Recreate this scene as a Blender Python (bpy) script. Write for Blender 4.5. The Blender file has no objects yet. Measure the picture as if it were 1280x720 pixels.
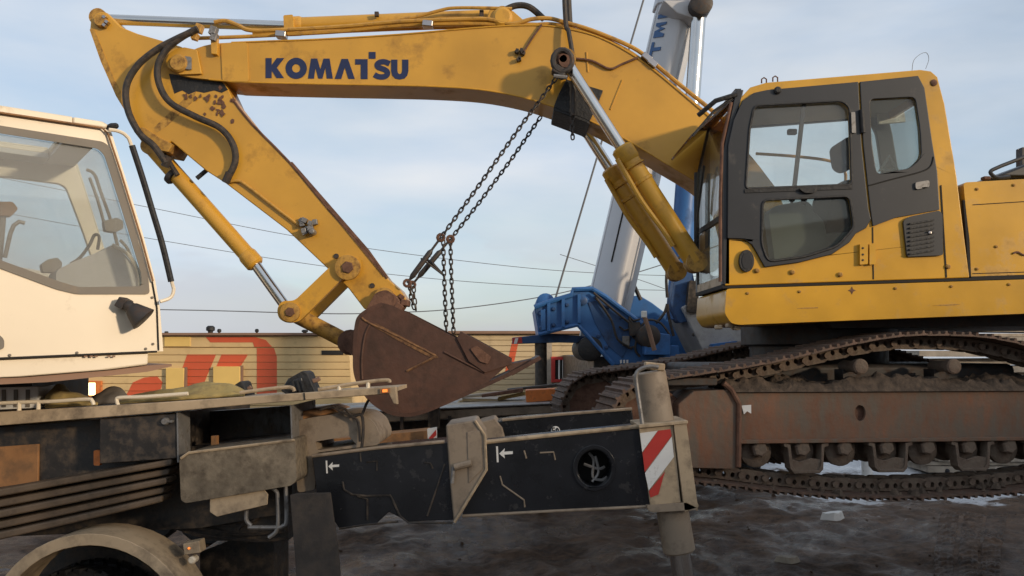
import bpy, bmesh, math, random
from mathutils import Vector, Matrix
from mathutils.geometry import tessellate_polygon
R = math.radians
random.seed(7)
S = bpy.context.scene
COL = S.collection

# ---------------------------------------------------------------- camera
F = 1065.0
ZC = 2.2
PITCH = math.atan(80 / F)
cam = bpy.data.cameras.new('camera')
cam.sensor_width = 36.0
cam.lens = 36.0 * F / 1280.0
cam.clip_start = 0.05
cam.clip_end = 5000
camo = bpy.data.objects.new('camera', cam)
COL.objects.link(camo)
camo.location = (0, 0, ZC)
camo.rotation_euler = (math.pi / 2 + PITCH, 0, 0)
S.camera = camo

# ---------------------------------------------------------------- world, sun, exposure
SUN_EL, SUN_AZ = R(13.0), (0.80, -0.60)          # horizontal direction towards the sun
w = bpy.data.worlds.new('World'); S.world = w; w.use_nodes = True
wn, wl = w.node_tree.nodes, w.node_tree.links
bg = wn['Background']; bg.inputs[1].default_value = 0.15
sky = wn.new('ShaderNodeTexSky'); sky.sky_type = 'NISHITA'; sky.sun_disc = False
sky.sun_elevation = SUN_EL
sky.sun_rotation = math.atan2(SUN_AZ[0], SUN_AZ[1])
sky.air_density = 1.0; sky.dust_density = 1.6; sky.ozone_density = 1.6
tc = wn.new('ShaderNodeTexCoord')
mp = wn.new('ShaderNodeMapping'); mp.inputs['Scale'].default_value = (1.0, 1.0, 3.4)
nz = wn.new('ShaderNodeTexNoise'); nz.inputs['Scale'].default_value = 2.3
nz.inputs['Detail'].default_value = 5; nz.inputs['Roughness'].default_value = .48
nz.inputs['Distortion'].default_value = .35
rp = wn.new('ShaderNodeValToRGB')
rp.color_ramp.elements[0].position = .40; rp.color_ramp.elements[0].color = (.5, .5, .5, 1)
rp.color_ramp.elements[1].position = .66; rp.color_ramp.elements[1].color = (.95, .95, .95, 1)
nz2 = wn.new('ShaderNodeTexNoise'); nz2.inputs['Scale'].default_value = 4.2
nz2.inputs['Detail'].default_value = 5
rp2 = wn.new('ShaderNodeValToRGB')
rp2.color_ramp.elements[0].position = .25; rp2.color_ramp.elements[0].color = (3.35, 4.0, 4.9, 1)
rp2.color_ramp.elements[1].position = .8; rp2.color_ramp.elements[1].color = (5.0, 5.05, 5.1, 1)
mx = wn.new('ShaderNodeMix'); mx.data_type = 'RGBA'
wl.new(tc.outputs['Generated'], mp.inputs[0]); wl.new(mp.outputs[0], nz.inputs[0]); wl.new(mp.outputs[0], nz2.inputs[0])
wl.new(nz.outputs[0], rp.inputs[0]); wl.new(nz2.outputs[0], rp2.inputs[0])
wl.new(rp.outputs[0], mx.inputs[0]); wl.new(sky.outputs[0], mx.inputs[6]); wl.new(rp2.outputs[0], mx.inputs[7])
# a bank of grey cloud lies low round the horizon
sz = wn.new('ShaderNodeSeparateXYZ'); wl.new(tc.outputs['Generated'], sz.inputs[0])
zr = wn.new('ShaderNodeMapRange'); zr.inputs[1].default_value = .02; zr.inputs[2].default_value = .10; zr.inputs[3].default_value = 1.0; zr.inputs[4].default_value = 0.0
ns = wn.new('ShaderNodeTexNoise'); ns.inputs['Scale'].default_value = 3.0; ns.inputs['Detail'].default_value = 5
wl.new(mp.outputs[0], ns.inputs[0])
nr = wn.new('ShaderNodeMapRange'); nr.inputs[1].default_value = .4; nr.inputs[2].default_value = .6; nr.inputs[3].default_value = -.10; nr.inputs[4].default_value = .05
wl.new(ns.outputs[0], nr.inputs[0])
za = wn.new('ShaderNodeMath'); za.operation = 'SUBTRACT'; wl.new(sz.outputs[2], za.inputs[0]); wl.new(nr.outputs[0], za.inputs[1])
wl.new(za.outputs[0], zr.inputs[0])
zm = wn.new('ShaderNodeMath'); zm.operation = 'MULTIPLY'; zm.inputs[1].default_value = .6; wl.new(zr.outputs[0], zm.inputs[0])
mb_ = wn.new('ShaderNodeMix'); mb_.data_type = 'RGBA'; mb_.inputs[7].default_value = (3.3, 3.35, 3.65, 1)
wl.new(zm.outputs[0], mb_.inputs[0]); wl.new(mx.outputs[2], mb_.inputs[6]); wl.new(mb_.outputs[2], bg.inputs[0])
sl = bpy.data.lights.new('sun', 'SUN'); sl.energy = 2.5; sl.angle = R(4.0); sl.color = (1.0, .80, .57)
so = bpy.data.objects.new('sun', sl); COL.objects.link(so)
sd = Vector((SUN_AZ[0] * math.cos(SUN_EL), SUN_AZ[1] * math.cos(SUN_EL), math.sin(SUN_EL)))
so.rotation_euler = sd.to_track_quat('Z', 'Y').to_euler(); so.location = (10, -10, 12)
vs = S.view_settings
vs.view_transform = 'Standard'; vs.look = 'None'; vs.exposure = 0.2; vs.gamma = 1.0
S.render.resolution_x, S.render.resolution_y = 1024, 576

# ---------------------------------------------------------------- helpers
def P(px, py, Y):
    """world point at depth Y that stands at photograph position px, py"""
    u = (px - 640) / F; v = (360 - py) / F
    ca, sa = math.cos(PITCH), math.sin(PITCH)
    d = Vector((u, ca - v * sa, sa + v * ca))
    return Vector((0, 0, ZC)) + d * (Y / d.y)

MATS = {}
def mat(name, col, rough=.5, metal=0.0, var=.14, dirt=None, amt=0.0, scale=2.5, bump=.0, bscale=45, streak=False, spec=.5, emis=None, estr=0):
    m = bpy.data.materials.new(name); m.use_nodes = True
    n, l = m.node_tree.nodes, m.node_tree.links
    b = n['Principled BSDF']
    b.inputs['Metallic'].default_value = metal
    b.inputs['Specular IOR Level'].default_value = spec
    t = n.new('ShaderNodeTexCoord')
    a = n.new('ShaderNodeTexNoise'); a.inputs['Scale'].default_value = scale; a.inputs['Detail'].default_value = 6
    l.new(t.outputs['Object'], a.inputs[0])
    r = n.new('ShaderNodeValToRGB')
    r.color_ramp.elements[0].position = .3; r.color_ramp.elements[1].position = .7
    r.color_ramp.elements[0].color = tuple(c * (1 - var) for c in col) + (1,)
    r.color_ramp.elements[1].color = tuple(min(1, c * (1 + var)) for c in col) + (1,)
    l.new(a.outputs[0], r.inputs[0])
    out = r.outputs[0]
    if dirt:
        mpn = n.new('ShaderNodeMapping')
        mpn.inputs['Scale'].default_value = (2.6, 2.6, .8) if streak else (1, 1, 1)
        l.new(t.outputs['Object'], mpn.inputs[0])
        d = n.new('ShaderNodeTexNoise'); d.inputs['Scale'].default_value = scale * 1.7; d.inputs['Detail'].default_value = 9
        d.inputs['Roughness'].default_value = .68
        l.new(mpn.outputs[0], d.inputs[0])
        dr = n.new('ShaderNodeValToRGB')
        p = .78 - .5 * amt
        dr.color_ramp.elements[0].position = max(0, p - .12); dr.color_ramp.elements[1].position = min(1, p + .12)
        l.new(d.outputs[0], dr.inputs[0])
        q = n.new('ShaderNodeMix'); q.data_type = 'RGBA'
        l.new(dr.outputs[0], q.inputs[0]); l.new(out, q.inputs[6]); q.inputs[7].default_value = tuple(dirt) + (1,)
        out = q.outputs[2]
        mr = n.new('ShaderNodeMapRange'); mr.inputs[3].default_value = rough; mr.inputs[4].default_value = .9
        l.new(dr.outputs[0], mr.inputs[0]); l.new(mr.outputs[0], b.inputs['Roughness'])
    else:
        mr = n.new('ShaderNodeMapRange'); mr.inputs[3].default_value = max(.02, rough - .08); mr.inputs[4].default_value = min(1, rough + .1)
        l.new(a.outputs[0], mr.inputs[0]); l.new(mr.outputs[0], b.inputs['Roughness'])
    l.new(out, b.inputs['Base Color'])
    if bump:
        bn = n.new('ShaderNodeTexNoise'); bn.inputs['Scale'].default_value = bscale; bn.inputs['Detail'].default_value = 6
        l.new(t.outputs['Object'], bn.inputs[0])
        bp = n.new('ShaderNodeBump'); bp.inputs['Strength'].default_value = bump; bp.inputs['Distance'].default_value = .02
        l.new(bn.outputs[0], bp.inputs['Height']); l.new(bp.outputs[0], b.inputs['Normal'])
    if emis:
        b.inputs['Emission Color'].default_value = tuple(emis) + (1,); b.inputs['Emission Strength'].default_value = estr
    MATS[name] = m
    return m

def glass(name, tint, ior=1.45, haze=.10):
    m = bpy.data.materials.new(name); m.use_nodes = True
    n, l = m.node_tree.nodes, m.node_tree.links
    n.remove(n['Principled BSDF'])
    tr = n.new('ShaderNodeBsdfTransparent'); tr.inputs[0].default_value = tuple(tint) + (1,)
    gl = n.new('ShaderNodeBsdfGlossy'); gl.inputs['Roughness'].default_value = .03
    t = n.new('ShaderNodeTexCoord'); a = n.new('ShaderNodeTexNoise'); a.inputs['Scale'].default_value = 2.2; a.inputs['Detail'].default_value = 4
    l.new(t.outputs['Object'], a.inputs[0])
    df = n.new('ShaderNodeBsdfDiffuse'); df.inputs[0].default_value = (.5, .48, .45, 1)
    mr = n.new('ShaderNodeMapRange'); mr.inputs[1].default_value = .35; mr.inputs[2].default_value = .75; mr.inputs[4].default_value = haze; mr.inputs[3].default_value = haze * .45
    l.new(a.outputs[0], mr.inputs[0])
    m0 = n.new('ShaderNodeMixShader'); l.new(mr.outputs[0], m0.inputs[0]); l.new(tr.outputs[0], m0.inputs[1]); l.new(df.outputs[0], m0.inputs[2])
    lw = n.new('ShaderNodeLayerWeight'); lw.inputs[0].default_value = .5
    pw = n.new('ShaderNodeMath'); pw.operation = 'POWER'; pw.inputs[1].default_value = 5.0 if ior > 1.3 else 9.0; l.new(lw.outputs['Facing'], pw.inputs[0])
    fr = n.new('ShaderNodeMapRange'); fr.inputs[3].default_value = .035 if ior > 1.3 else .01; fr.inputs[4].default_value = .9; l.new(pw.outputs[0], fr.inputs[0])
    ms = n.new('ShaderNodeMixShader')
    l.new(fr.outputs[0], ms.inputs[0]); l.new(m0.outputs[0], ms.inputs[1]); l.new(gl.outputs[0], ms.inputs[2])
    l.new(ms.outputs[0], n['Material Output'].inputs[0])
    MATS[name] = m

def tag(o, label=None, cat=None, group=None, kind=None):
    if label: o['label'] = label
    if cat: o['category'] = cat
    if group: o['group'] = group
    if kind: o['kind'] = kind
    return o

def thing(name, loc, label, cat, group=None):
    o = bpy.data.objects.new(name, None); COL.objects.link(o)
    o.location = loc; o.empty_display_size = .2
    return tag(o, label, cat, group)

def wmat(o):
    m = Matrix.Translation(o.location) @ o.rotation_euler.to_matrix().to_4x4()
    return (wmat(o.parent) @ o.matrix_parent_inverse @ m) if o.parent else m

def adopt(o, parent):
    if parent:
        o.parent = parent
        o.matrix_parent_inverse = wmat(parent).inverted()

def chaikin(pts, n=2, closed=False):
    for _ in range(n):
        q = []
        m = len(pts)
        rng = range(m) if closed else range(m - 1)
        if not closed: q.append(pts[0])
        for i in rng:
            a, b = pts[i], pts[(i + 1) % m]
            q.append(tuple(a[k] * .75 + b[k] * .25 for k in range(len(a))))
            q.append(tuple(a[k] * .25 + b[k] * .75 for k in range(len(a))))
        if not closed: q.append(pts[-1])
        pts = q
    return pts

def catmull(pts, n=6):
    out = []
    m = len(pts)
    for i in range(m - 1):
        p0 = pts[max(i - 1, 0)]; p1 = pts[i]; p2 = pts[i + 1]; p3 = pts[min(i + 2, m - 1)]
        for k in range(n):
            t = k / n
            out.append(tuple(.5 * (2 * p1[j] + (p2[j] - p0[j]) * t + (2 * p0[j] - 5 * p1[j] + 4 * p2[j] - p3[j]) * t * t
                                   + (3 * p1[j] - p0[j] - 3 * p2[j] + p3[j]) * t ** 3) for j in range(len(p1))))
    out.append(tuple(pts[-1]))
    return out

def rnd(pts, r, n=4):
    """polygon with rounded corners"""
    out = []; m = len(pts)
    for i in range(m):
        a = Vector(pts[i - 1]); b = Vector(pts[i]); c = Vector(pts[(i + 1) % m])
        rr = min(r, (a - b).length * .45, (c - b).length * .45)
        p = b + (a - b).normalized() * rr; q = b + (c - b).normalized() * rr
        for k in range(n + 1):
            t = k / n
            out.append(tuple(p * (1 - t) ** 2 + b * 2 * t * (1 - t) + q * t * t))
    return out

def circ(cx, cy, rx, ry=None, n=20):
    ry = ry or rx
    return [(cx + rx * math.cos(2 * math.pi * i / n), cy + ry * math.sin(2 * math.pi * i / n)) for i in range(n)]

class MB:
    def __init__(s): s.v = []; s.f = []
    def add(s, v, f):
        o = len(s.v); s.v += [Vector(x) for x in v]; s.f += [tuple(i + o for i in q) for q in f]; return s
    def box(s, c, d, M=None):
        vs_ = [Vector((x * d[0] / 2, y * d[1] / 2, z * d[2] / 2)) for x in (-1, 1) for y in (-1, 1) for z in (-1, 1)]
        if M: vs_ = [M @ v for v in vs_]
        return s.add([v + Vector(c) for v in vs_], [(0, 1, 3, 2), (4, 6, 7, 5), (0, 4, 5, 1), (2, 3, 7, 6), (0, 2, 6, 4), (1, 5, 7, 3)])
    def hull(s, a, b):
        """two loops of equal length joined to a closed body"""
        n = len(a)
        return s.add(list(a) + list(b), [tuple(range(n))[::-1], tuple(range(n, 2 * n))] + [(i, (i + 1) % n, n + (i + 1) % n, n + i) for i in range(n)])
    def cyl(s, p, q, r0, r1=None, n=16, caps=True):
        p, q = Vector(p), Vector(q); r1 = r0 if r1 is None else r1
        ax = (q - p).normalized(); e = ax.orthogonal().normalized(); g = ax.cross(e)
        ring = lambda c, r: [c + (e * math.cos(2 * math.pi * i / n) + g * math.sin(2 * math.pi * i / n)) * r for i in range(n)]
        f = [(i, (i + 1) % n, n + (i + 1) % n, n + i) for i in range(n)]
        if caps: f += [tuple(range(n))[::-1], tuple(range(n, 2 * n))]
        return s.add(ring(p, r0) + ring(q, r1), f)
    def lathe(s, p, ax, prof, n=20):
        """prof: (distance along axis, radius)"""
        p = Vector(p); ax = Vector(ax).normalized(); e = ax.orthogonal().normalized(); g = ax.cross(e)
        v = []; f = []
        for d, r in prof:
            v += [p + ax * d + (e * math.cos(2 * math.pi * i / n) + g * math.sin(2 * math.pi * i / n)) * r for i in range(n)]
        for k in range(len(prof) - 1):
            f += [(k * n + i, k * n + (i + 1) % n, (k + 1) * n + (i + 1) % n, (k + 1) * n + i) for i in range(n)]
        m = len(prof) - 1
        f += [tuple(range(n))[::-1], tuple(range(m * n, m * n + n))]
        return s.add(v, f)
    def tube(s, path, r, n=8, closed=False):
        path = [Vector(p) for p in path]; m = len(path); v = []; f = []
        up = None
        for i in range(m):
            a = path[(i - 1) % m] if (closed or i > 0) else path[0]
            b = path[(i + 1) % m] if (closed or i < m - 1) else path[-1]
            t = (b - a).normalized()
            e = t.orthogonal().normalized() if up is None else (up - t * up.dot(t)).normalized()
            up = e; g = t.cross(e)
            rr = r[i] if isinstance(r, (list, tuple)) else r
            v += [path[i] + (e * math.cos(2 * math.pi * k / n) + g * math.sin(2 * math.pi * k / n)) * rr for k in range(n)]
        for i in range(m if closed else m - 1):
            j = (i + 1) % m
            f += [(i * n + k, i * n + (k + 1) % n, j * n + (k + 1) % n, j * n + k) for k in range(n)]
        if not closed: f += [tuple(range(n))[::-1], tuple(range((m - 1) * n, m * n))]
        return s.add(v, f)
    def plate(s, outer, holes, fn, th):
        """flat polygon with holes; fn maps a 2-d point to 3-d, th is the thickness vector"""
        loops = [list(outer)] + [list(h) for h in (holes or [])]
        flat = [p for lp in loops for p in lp]
        tri = tessellate_polygon([[Vector((p[0], p[1], 0)) for p in lp] for lp in loops])
        n = len(flat); th = Vector(th)
        a = [fn(p) for p in flat]
        f = [tuple(t) for t in tri] + [tuple(i + n for i in t[::-1]) for t in tri]
        o = 0
        for lp in loops:
            k = len(lp)
            f += [(o + i, o + (i + 1) % k, n + o + (i + 1) % k, n + o + i) for i in range(k)]
            o += k
        return s.add(a + [p + th for p in a], f)
    def pp(s, outer, Y, th, holes=None, ref=None):
        """plate facing the photograph's viewpoint side, standing at depth Y, th metres thick"""
        def fn(p):
            q = P(p[0], p[1], ref or Y); q.y = Y
            return q
        return s.plate(outer, holes, fn, (0, th, 0))
    def build(s, name, m, parent=None, bevel=0, smooth=True, ang=35, seg=2):
        me = bpy.data.meshes.new(name)
        vv = s.v
        lo = Vector([min(v[i] for v in vv) for i in range(3)]); hi = Vector([max(v[i] for v in vv) for i in range(3)])
        c = (lo + hi) / 2
        me.from_pydata([v - c for v in vv], [], s.f)
        bm = bmesh.new(); bm.from_mesh(me)
        bmesh.ops.remove_doubles(bm, verts=bm.verts, dist=1e-5)
        bmesh.ops.recalc_face_normals(bm, faces=bm.faces); bm.to_mesh(me); bm.free()
        if smooth:
            me.polygons.foreach_set('use_smooth', [True] * len(me.polygons))
            me.set_sharp_from_angle(angle=R(ang))
        me.materials.append(MATS[m] if isinstance(m, str) else m)
        o = bpy.data.objects.new(name, me); COL.objects.link(o); o.location = c
        if bevel:
            b = o.modifiers.new('bevel', 'BEVEL'); b.width = bevel; b.segments = seg; b.limit_method = 'ANGLE'; b.angle_limit = R(40)
            b.harden_normals = True
        adopt(o, parent)
        return o

def clip(poly, axis, val, keep_ge):
    out = []
    for i in range(len(poly)):
        a, b = poly[i - 1], poly[i]
        ia = (a[axis] >= val) == keep_ge; ib = (b[axis] >= val) == keep_ge
        if ia != ib:
            t = (val - a[axis]) / (b[axis] - a[axis]); out.append((a[0] + (b[0] - a[0]) * t, a[1] + (b[1] - a[1]) * t))
        if ib: out.append(b)
    return out

def dup(o, parent, T=None):
    c = o.copy(); COL.objects.link(c); c.parent = parent
    return c

# ---------------------------------------------------------------- materials
mat('yellow', (.56, .295, .034), .36, dirt=(.22, .11, .03), amt=.22, scale=1.6, bump=.06, bscale=9)
mat('yellow_cab', (.58, .308, .025), .3, dirt=(.33, .18, .04), amt=.22, scale=2.2, bump=.04, bscale=7)
mat('yellow_worn', (.46, .25, .045), .6, dirt=(.10, .045, .02), amt=.42, scale=7, bump=.25, bscale=25)
mat('pipe_yellow', (.50, .27, .05), .38, dirt=(.16, .08, .03), amt=.3, scale=6)
mat('navy', (.012, .02, .075), .45, var=.2)
mat('chrome', (.62, .61, .59), .16, metal=1.0, var=.06)
mat('dirty_chrome', (.42, .38, .36), .3, metal=1.0, var=.2)
mat('rust', (.155, .075, .045), .78, var=.25, dirt=(.07, .032, .02), amt=.45, scale=5, bump=.3, bscale=30)
mat('bucket', (.078, .034, .02), .6, var=.3, dirt=(.042, .022, .015), amt=.4, scale=3, bump=.2, bscale=16)
mat('worn_edge', (.26, .13, .045), .6, var=.35, dirt=(.075, .036, .022), amt=.6, scale=9)
mat('muddy_steel', (.13, .085, .06), .8, var=.3, dirt=(.15, .115, .085), amt=.6, scale=8, bump=.6, bscale=30)
mat('track_rust', (.125, .068, .045), .7, var=.35, dirt=(.10, .074, .055), amt=.55, scale=6, bump=.5, bscale=28)
mat('frame_rust', (.18, .078, .04), .72, var=.3, dirt=(.14, .108, .08), amt=.6, scale=2.4, bump=.3, bscale=22, streak=True)
mat('mud', (.085, .06, .042), .95, var=.45, scale=14, bump=.9, bscale=30)
mat('black_frame', (.021, .022, .025), .42, var=.15, dirt=(.11, .10, .09), amt=.12, scale=3)
mat('black_rubber', (.014, .014, .015), .62, var=.25, dirt=(.07, .06, .05), amt=.2, scale=8, bump=.4, bscale=30)
mat('hose', (.026, .022, .02), .6, var=.3, dirt=(.09, .065, .045), amt=.4, scale=14)
mat('dark_steel', (.045, .04, .037), .55, metal=.3, var=.3, dirt=(.1, .06, .04), amt=.35, scale=9)
mat('grey_steel', (.24, .23, .22), .5, metal=.5, var=.25, dirt=(.09, .07, .05), amt=.3, scale=9)
mat('interior', (.34, .34, .31), .8, var=.1)
mat('seat', (.03, .03, .032), .85, var=.2)
mat('grey_fabric', (.4, .41, .4), .9, var=.1)
mat('lining', (.58, .56, .52), .8, var=.06)
mat('cream', (.73, .63, .48), .42, var=.05, dirt=(.36, .27, .17), amt=.16, scale=2, bump=.03, bscale=6)
mat('cream_dirty', (.44, .33, .21), .6, var=.15, dirt=(.16, .12, .08), amt=.4, scale=3.5, bump=.1, bscale=20)
mat('gasket', (.16, .14, .115), .6, var=.12, dirt=(.26, .21, .15), amt=.3, scale=4)
mat('flap', (.035, .029, .025), .7, var=.35, dirt=(.075, .058, .045), amt=.4, scale=4, bump=.2, bscale=20)
mat('black_panel', (.024, .02, .017), .42, var=.35, dirt=(.105, .078, .055), amt=.4, scale=8, bump=.06, bscale=12)
mat('beam_black', (.014, .015, .018), .22, var=.35, dirt=(.065, .055, .047), amt=.16, scale=4.5, bump=.06, bscale=18)
mat('dirty_alu', (.22, .175, .12), .55, metal=.2, var=.35, dirt=(.10, .078, .055), amt=.45, scale=8, bump=.15, bscale=40)
mat('skirt', (.11, .076, .048), .65, var=.3, dirt=(.05, .038, .028), amt=.4, scale=5, bump=.1, bscale=25)
mat('beige_grey', (.27, .21, .15), .55, var=.15, dirt=(.12, .09, .065), amt=.35, scale=4)
mat('brown_and_sun_patch', (.30, .145, .055), .7, var=.2, dirt=(.13, .08, .045), amt=.4, scale=4)  # also colours the painted sun patch on the chassis
mat('white_paint', (.72, .71, .68), .5, var=.06, dirt=(.3, .26, .22), amt=.18, scale=9)
mat('red_paint', (.48, .035, .025), .5, var=.1, dirt=(.2, .06, .05), amt=.15, scale=9)
mat('orange_paint', (.62, .17, .03), .55, var=.15, dirt=(.2, .09, .04), amt=.3, scale=6)
mat('orange_lens', (.85, .22, .03), .25, var=.1, emis=(1, .26, .05), estr=.9)
mat('blue', (.03, .125, .34), .45, var=.2, dirt=(.03, .05, .1), amt=.3, scale=1.6, bump=.05, bscale=8)
mat('blue_dark', (.022, .075, .20), .5, var=.2, dirt=(.03, .03, .04), amt=.35, scale=2)
mat('boom_grey', (.5, .5, .51), .34, var=.05, dirt=(.45, .44, .43), amt=.2, scale=1)
mat('letter_blue', (.03, .10, .25), .45, var=.1)
mat('siding', (.64, .45, .21), .6, var=.08, dirt=(.42, .29, .14), amt=.24, scale=1.4)
mat('siding_dull', (.56, .43, .25), .65, var=.08, dirt=(.32, .24, .15), amt=.26, scale=1.4)
mat('siding_yellow', (.74, .50, .15), .5, var=.05)
mat('logo_red', (.60, .10, .035), .55, var=.1, dirt=(.40, .10, .05), amt=.2, scale=2)
mat('roof_brown', (.24, .14, .09), .7, var=.15)
mat('dark_gap', (.02, .018, .016), .9, var=.1)
mat('sun_glint', (.9, .7, .4), .4, emis=(1, .72, .36), estr=3.5)  # glow painted in for a glint of low sun on glass
mat('timber', (.34, .29, .23), .8, var=.25, dirt=(.2, .16, .12), amt=.3, scale=5, bump=.2)
mat('concrete', (.36, .36, .36), .85, var=.15, dirt=(.2, .19, .18), amt=.3, scale=3, bump=.2)
mat('canvas', (.34, .25, .09), .9, var=.25, dirt=(.16, .12, .06), amt=.35, scale=7, bump=.4, bscale=12)
mat('canvas_grey', (.14, .12, .1), .9, var=.25, scale=7, bump=.4, bscale=12)
mat('wire', (.14, .145, .155), .6)
mat('cloth_dark', (.018, .018, .022), .9, var=.2, scale=9)
mat('skin', (.42, .26, .19), .6, var=.06)
mat('blocker', (.30, .29, .28), .8, var=.1, scale=.7)  # grey of the added shade blocker out of view
glass('clear_glass', (.95, .97, .96))
glass('tint_glass', (.66, .70, .68))
glass('hazy_glass', (.9, .92, .92), haze=.3)
glass('screen_glass', (.9, .93, .93), 1.12)
glass('visor', (.5, .36, .25))
from mathutils import noise as mnoise
# ================================================================ ground
def G(px, py, z=0.0):
    a = P(px, py, 1.0) - Vector((0, 0, ZC))
    return Vector((0, 0, ZC)) + a * ((z - ZC) / a.z)

def gh(x, y):
    d = math.hypot(x - 2, y - 10)
    fall = 1 / (1 + (d / 30) ** 2)
    h = mnoise.noise((x * .35, y * .35, 1.3)) * .09 + .03 * math.sin((x * .8 - y * .35) * 2.4 + 2 * mnoise.noise((x * .5, y * .5, 9))) + mnoise.noise((x * 1.3, y * 1.3, 4.1)) * .06
    h += mnoise.noise((x * 4.1, y * 4.1, 7.7)) * .035 + abs(mnoise.noise((x * 7.5, y * 7.5, 3.7))) * .03 + abs(mnoise.noise((x * 2.2 + y * .9, y * .55 - x * .2, 2.2))) * -.07
    return h * fall - .01

def axis(lo, a, b, hi, st):
    out = []; x = a
    while x < b: out.append(x); x += st
    e = []; x = a; k = st
    while x > lo: k *= 1.35; x -= k; e.append(x)
    f = []; x = b; k = st
    while x < hi: f.append(x); k *= 1.35; x += k
    f.append(hi)
    return e[::-1] + out + f

gx = axis(-900, -5, 11, 900, .06); gy = axis(-300, 5.0, 17, 1600, .06)
gv = [(x, y, gh(x, y)) for y in gy for x in gx]
nx = len(gx)
gf = [(j * nx + i, j * nx + i + 1, (j + 1) * nx + i + 1, (j + 1) * nx + i) for j in range(len(gy) - 1) for i in range(nx - 1)]
gme = bpy.data.meshes.new('ground'); gme.from_pydata(gv, [], gf)
gme.polygons.foreach_set('use_smooth', [True] * len(gme.polygons))
ground = bpy.data.objects.new('ground', gme); COL.objects.link(ground); tag(ground, kind='structure')
tag(ground, label='dark rutted mud yard with patches of old snow and meltwater')
m = bpy.data.materials.new('mud_ground'); m.use_nodes = True
n, l = m.node_tree.nodes, m.node_tree.links; b = n['Principled BSDF']
t = n.new('ShaderNodeTexCoord')
def nse(sc, det=7, ro=.6, src=None):
    q = n.new('ShaderNodeTexNoise'); q.inputs['Scale'].default_value = sc; q.inputs['Detail'].default_value = det; q.inputs['Roughness'].default_value = ro
    l.new(src or t.outputs['Object'], q.inputs[0]); return q
def ramp(src, p0, p1, c0, c1):
    q = n.new('ShaderNodeValToRGB'); q.color_ramp.elements[0].position = p0; q.color_ramp.elements[1].position = p1
    q.color_ramp.elements[0].color = c0; q.color_ramp.elements[1].color = c1; l.new(src, q.inputs[0]); return q
c1 = ramp(nse(1.1, 9).outputs[0], .3, .72, (.05, .027, .0145, 1), (.165, .097, .056, 1))
c2 = ramp(nse(9, 8, .7).outputs[0], .35, .7, (.45, .45, .45, 1), (1.5, 1.5, 1.5, 1))
mm = n.new('ShaderNodeMix'); mm.data_type = 'RGBA'; mm.blend_type = 'MULTIPLY'; mm.inputs[0].default_value = 1
l.new(c1.outputs[0], mm.inputs[6]); l.new(c2.outputs[0], mm.inputs[7])
# old snow lies in irregular patches, more of it further out
sx = n.new('ShaderNodeSeparateXYZ'); l.new(t.outputs['Object'], sx.inputs[0])
gr = n.new('ShaderNodeMapRange'); gr.inputs[1].default_value = 9; gr.inputs[2].default_value = 14.5; gr.inputs[3].default_value = -.27; gr.inputs[4].default_value = .12
l.new(sx.outputs[1], gr.inputs[0])
grx = n.new('ShaderNodeMapRange'); grx.inputs[1].default_value = 1.0; grx.inputs[2].default_value = 8; grx.inputs[3].default_value = -.08; grx.inputs[4].default_value = .08
l.new(sx.outputs[0], grx.inputs[0])
sn = nse(.55, 9, .62)
ad = n.new('ShaderNodeMath'); ad.operation = 'ADD'; l.new(sn.outputs[0], ad.inputs[0]); l.new(gr.outputs[0], ad.inputs[1])
ad2 = n.new('ShaderNodeMath'); ad2.operation = 'ADD'; l.new(ad.outputs[0], ad2.inputs[0]); l.new(grx.outputs[0], ad2.inputs[1])
sm = ramp(ad2.outputs[0], .555, .595, (0, 0, 0, 1), (1, 1, 1, 1))
ms = n.new('ShaderNodeMix'); ms.data_type = 'RGBA'
l.new(sm.outputs[0], ms.inputs[0]); l.new(mm.outputs[2], ms.inputs[6]); ms.inputs[7].default_value = (.62, .63, .65, 1)
l.new(ms.outputs[2], b.inputs['Base Color'])
wet = ramp(nse(.8, 6).outputs[0], .42, .62, (.2, .2, .2, 1), (.88, .88, .88, 1))
l.new(wet.outputs[0], b.inputs['Roughness'])
bs = n.new('ShaderNodeMapRange'); bs.inputs[1].default_value = .1; bs.inputs[2].default_value = .8; bs.inputs[3].default_value = .75; bs.inputs[4].default_value = 1.0; l.new(wet.outputs[0], bs.inputs[0])
bp = n.new('ShaderNodeBump'); l.new(bs.outputs[0], bp.inputs['Strength']); bp.inputs['Distance'].default_value = .04
l.new(nse(20, 10, .8).outputs[0], bp.inputs['Height']); l.new(bp.outputs[0], b.inputs['Normal'])
b.inputs['Specular IOR Level'].default_value = .35
gme.materials.append(m)

# lug prints of a lorry tyre pressed into the mud: a fine sheet that rises out of the ground only at the prints
v = []; f = []; NX, NY = 96, 210
for j in range(NY + 1):
    yy = 8.2 + 3.9 * j / NY
    for i in range(NX + 1):
        px = 1150 + 105 * i / NX + (yy - 10) * 4
        x = (px - 640) / F * yy
        h = -.03; wob = 3 * mnoise.noise((yy * 1.1, 0, 5))
        for k, pc_ in enumerate((1172, 1202, 1230)):
            u = (px - (yy - 10) * 4 - pc_ - wob) / 12.0
            if abs(u) < 1.15:
                lug = math.sin(2 * math.pi * (yy / .10 + .45 * abs(u) + .3 * k))
                lug = max(-.4, min(1, lug * 2.2)) * (1 if abs(abs(u) - .45) > .1 else .2)
                e = min(1, max(0, (1.15 - abs(u)) * 5)) * min(1, j / 8, (NY - j) / 8)
                wr = .55 + .8 * mnoise.noise((x * 1.7, yy * 1.7, 8))
                h = max(h, -.03 + e * (.036 + .017 * lug * max(0, min(1, wr))) + .006 * mnoise.noise((x * 14, yy * 14, 1)))
        v.append(Vector((x, yy, gh(x, yy) + h)))
for j in range(NY):
    for i in range(NX):
        a = j * (NX + 1) + i; f.append((a, a + 1, a + NX + 2, a + NX + 1))
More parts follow.
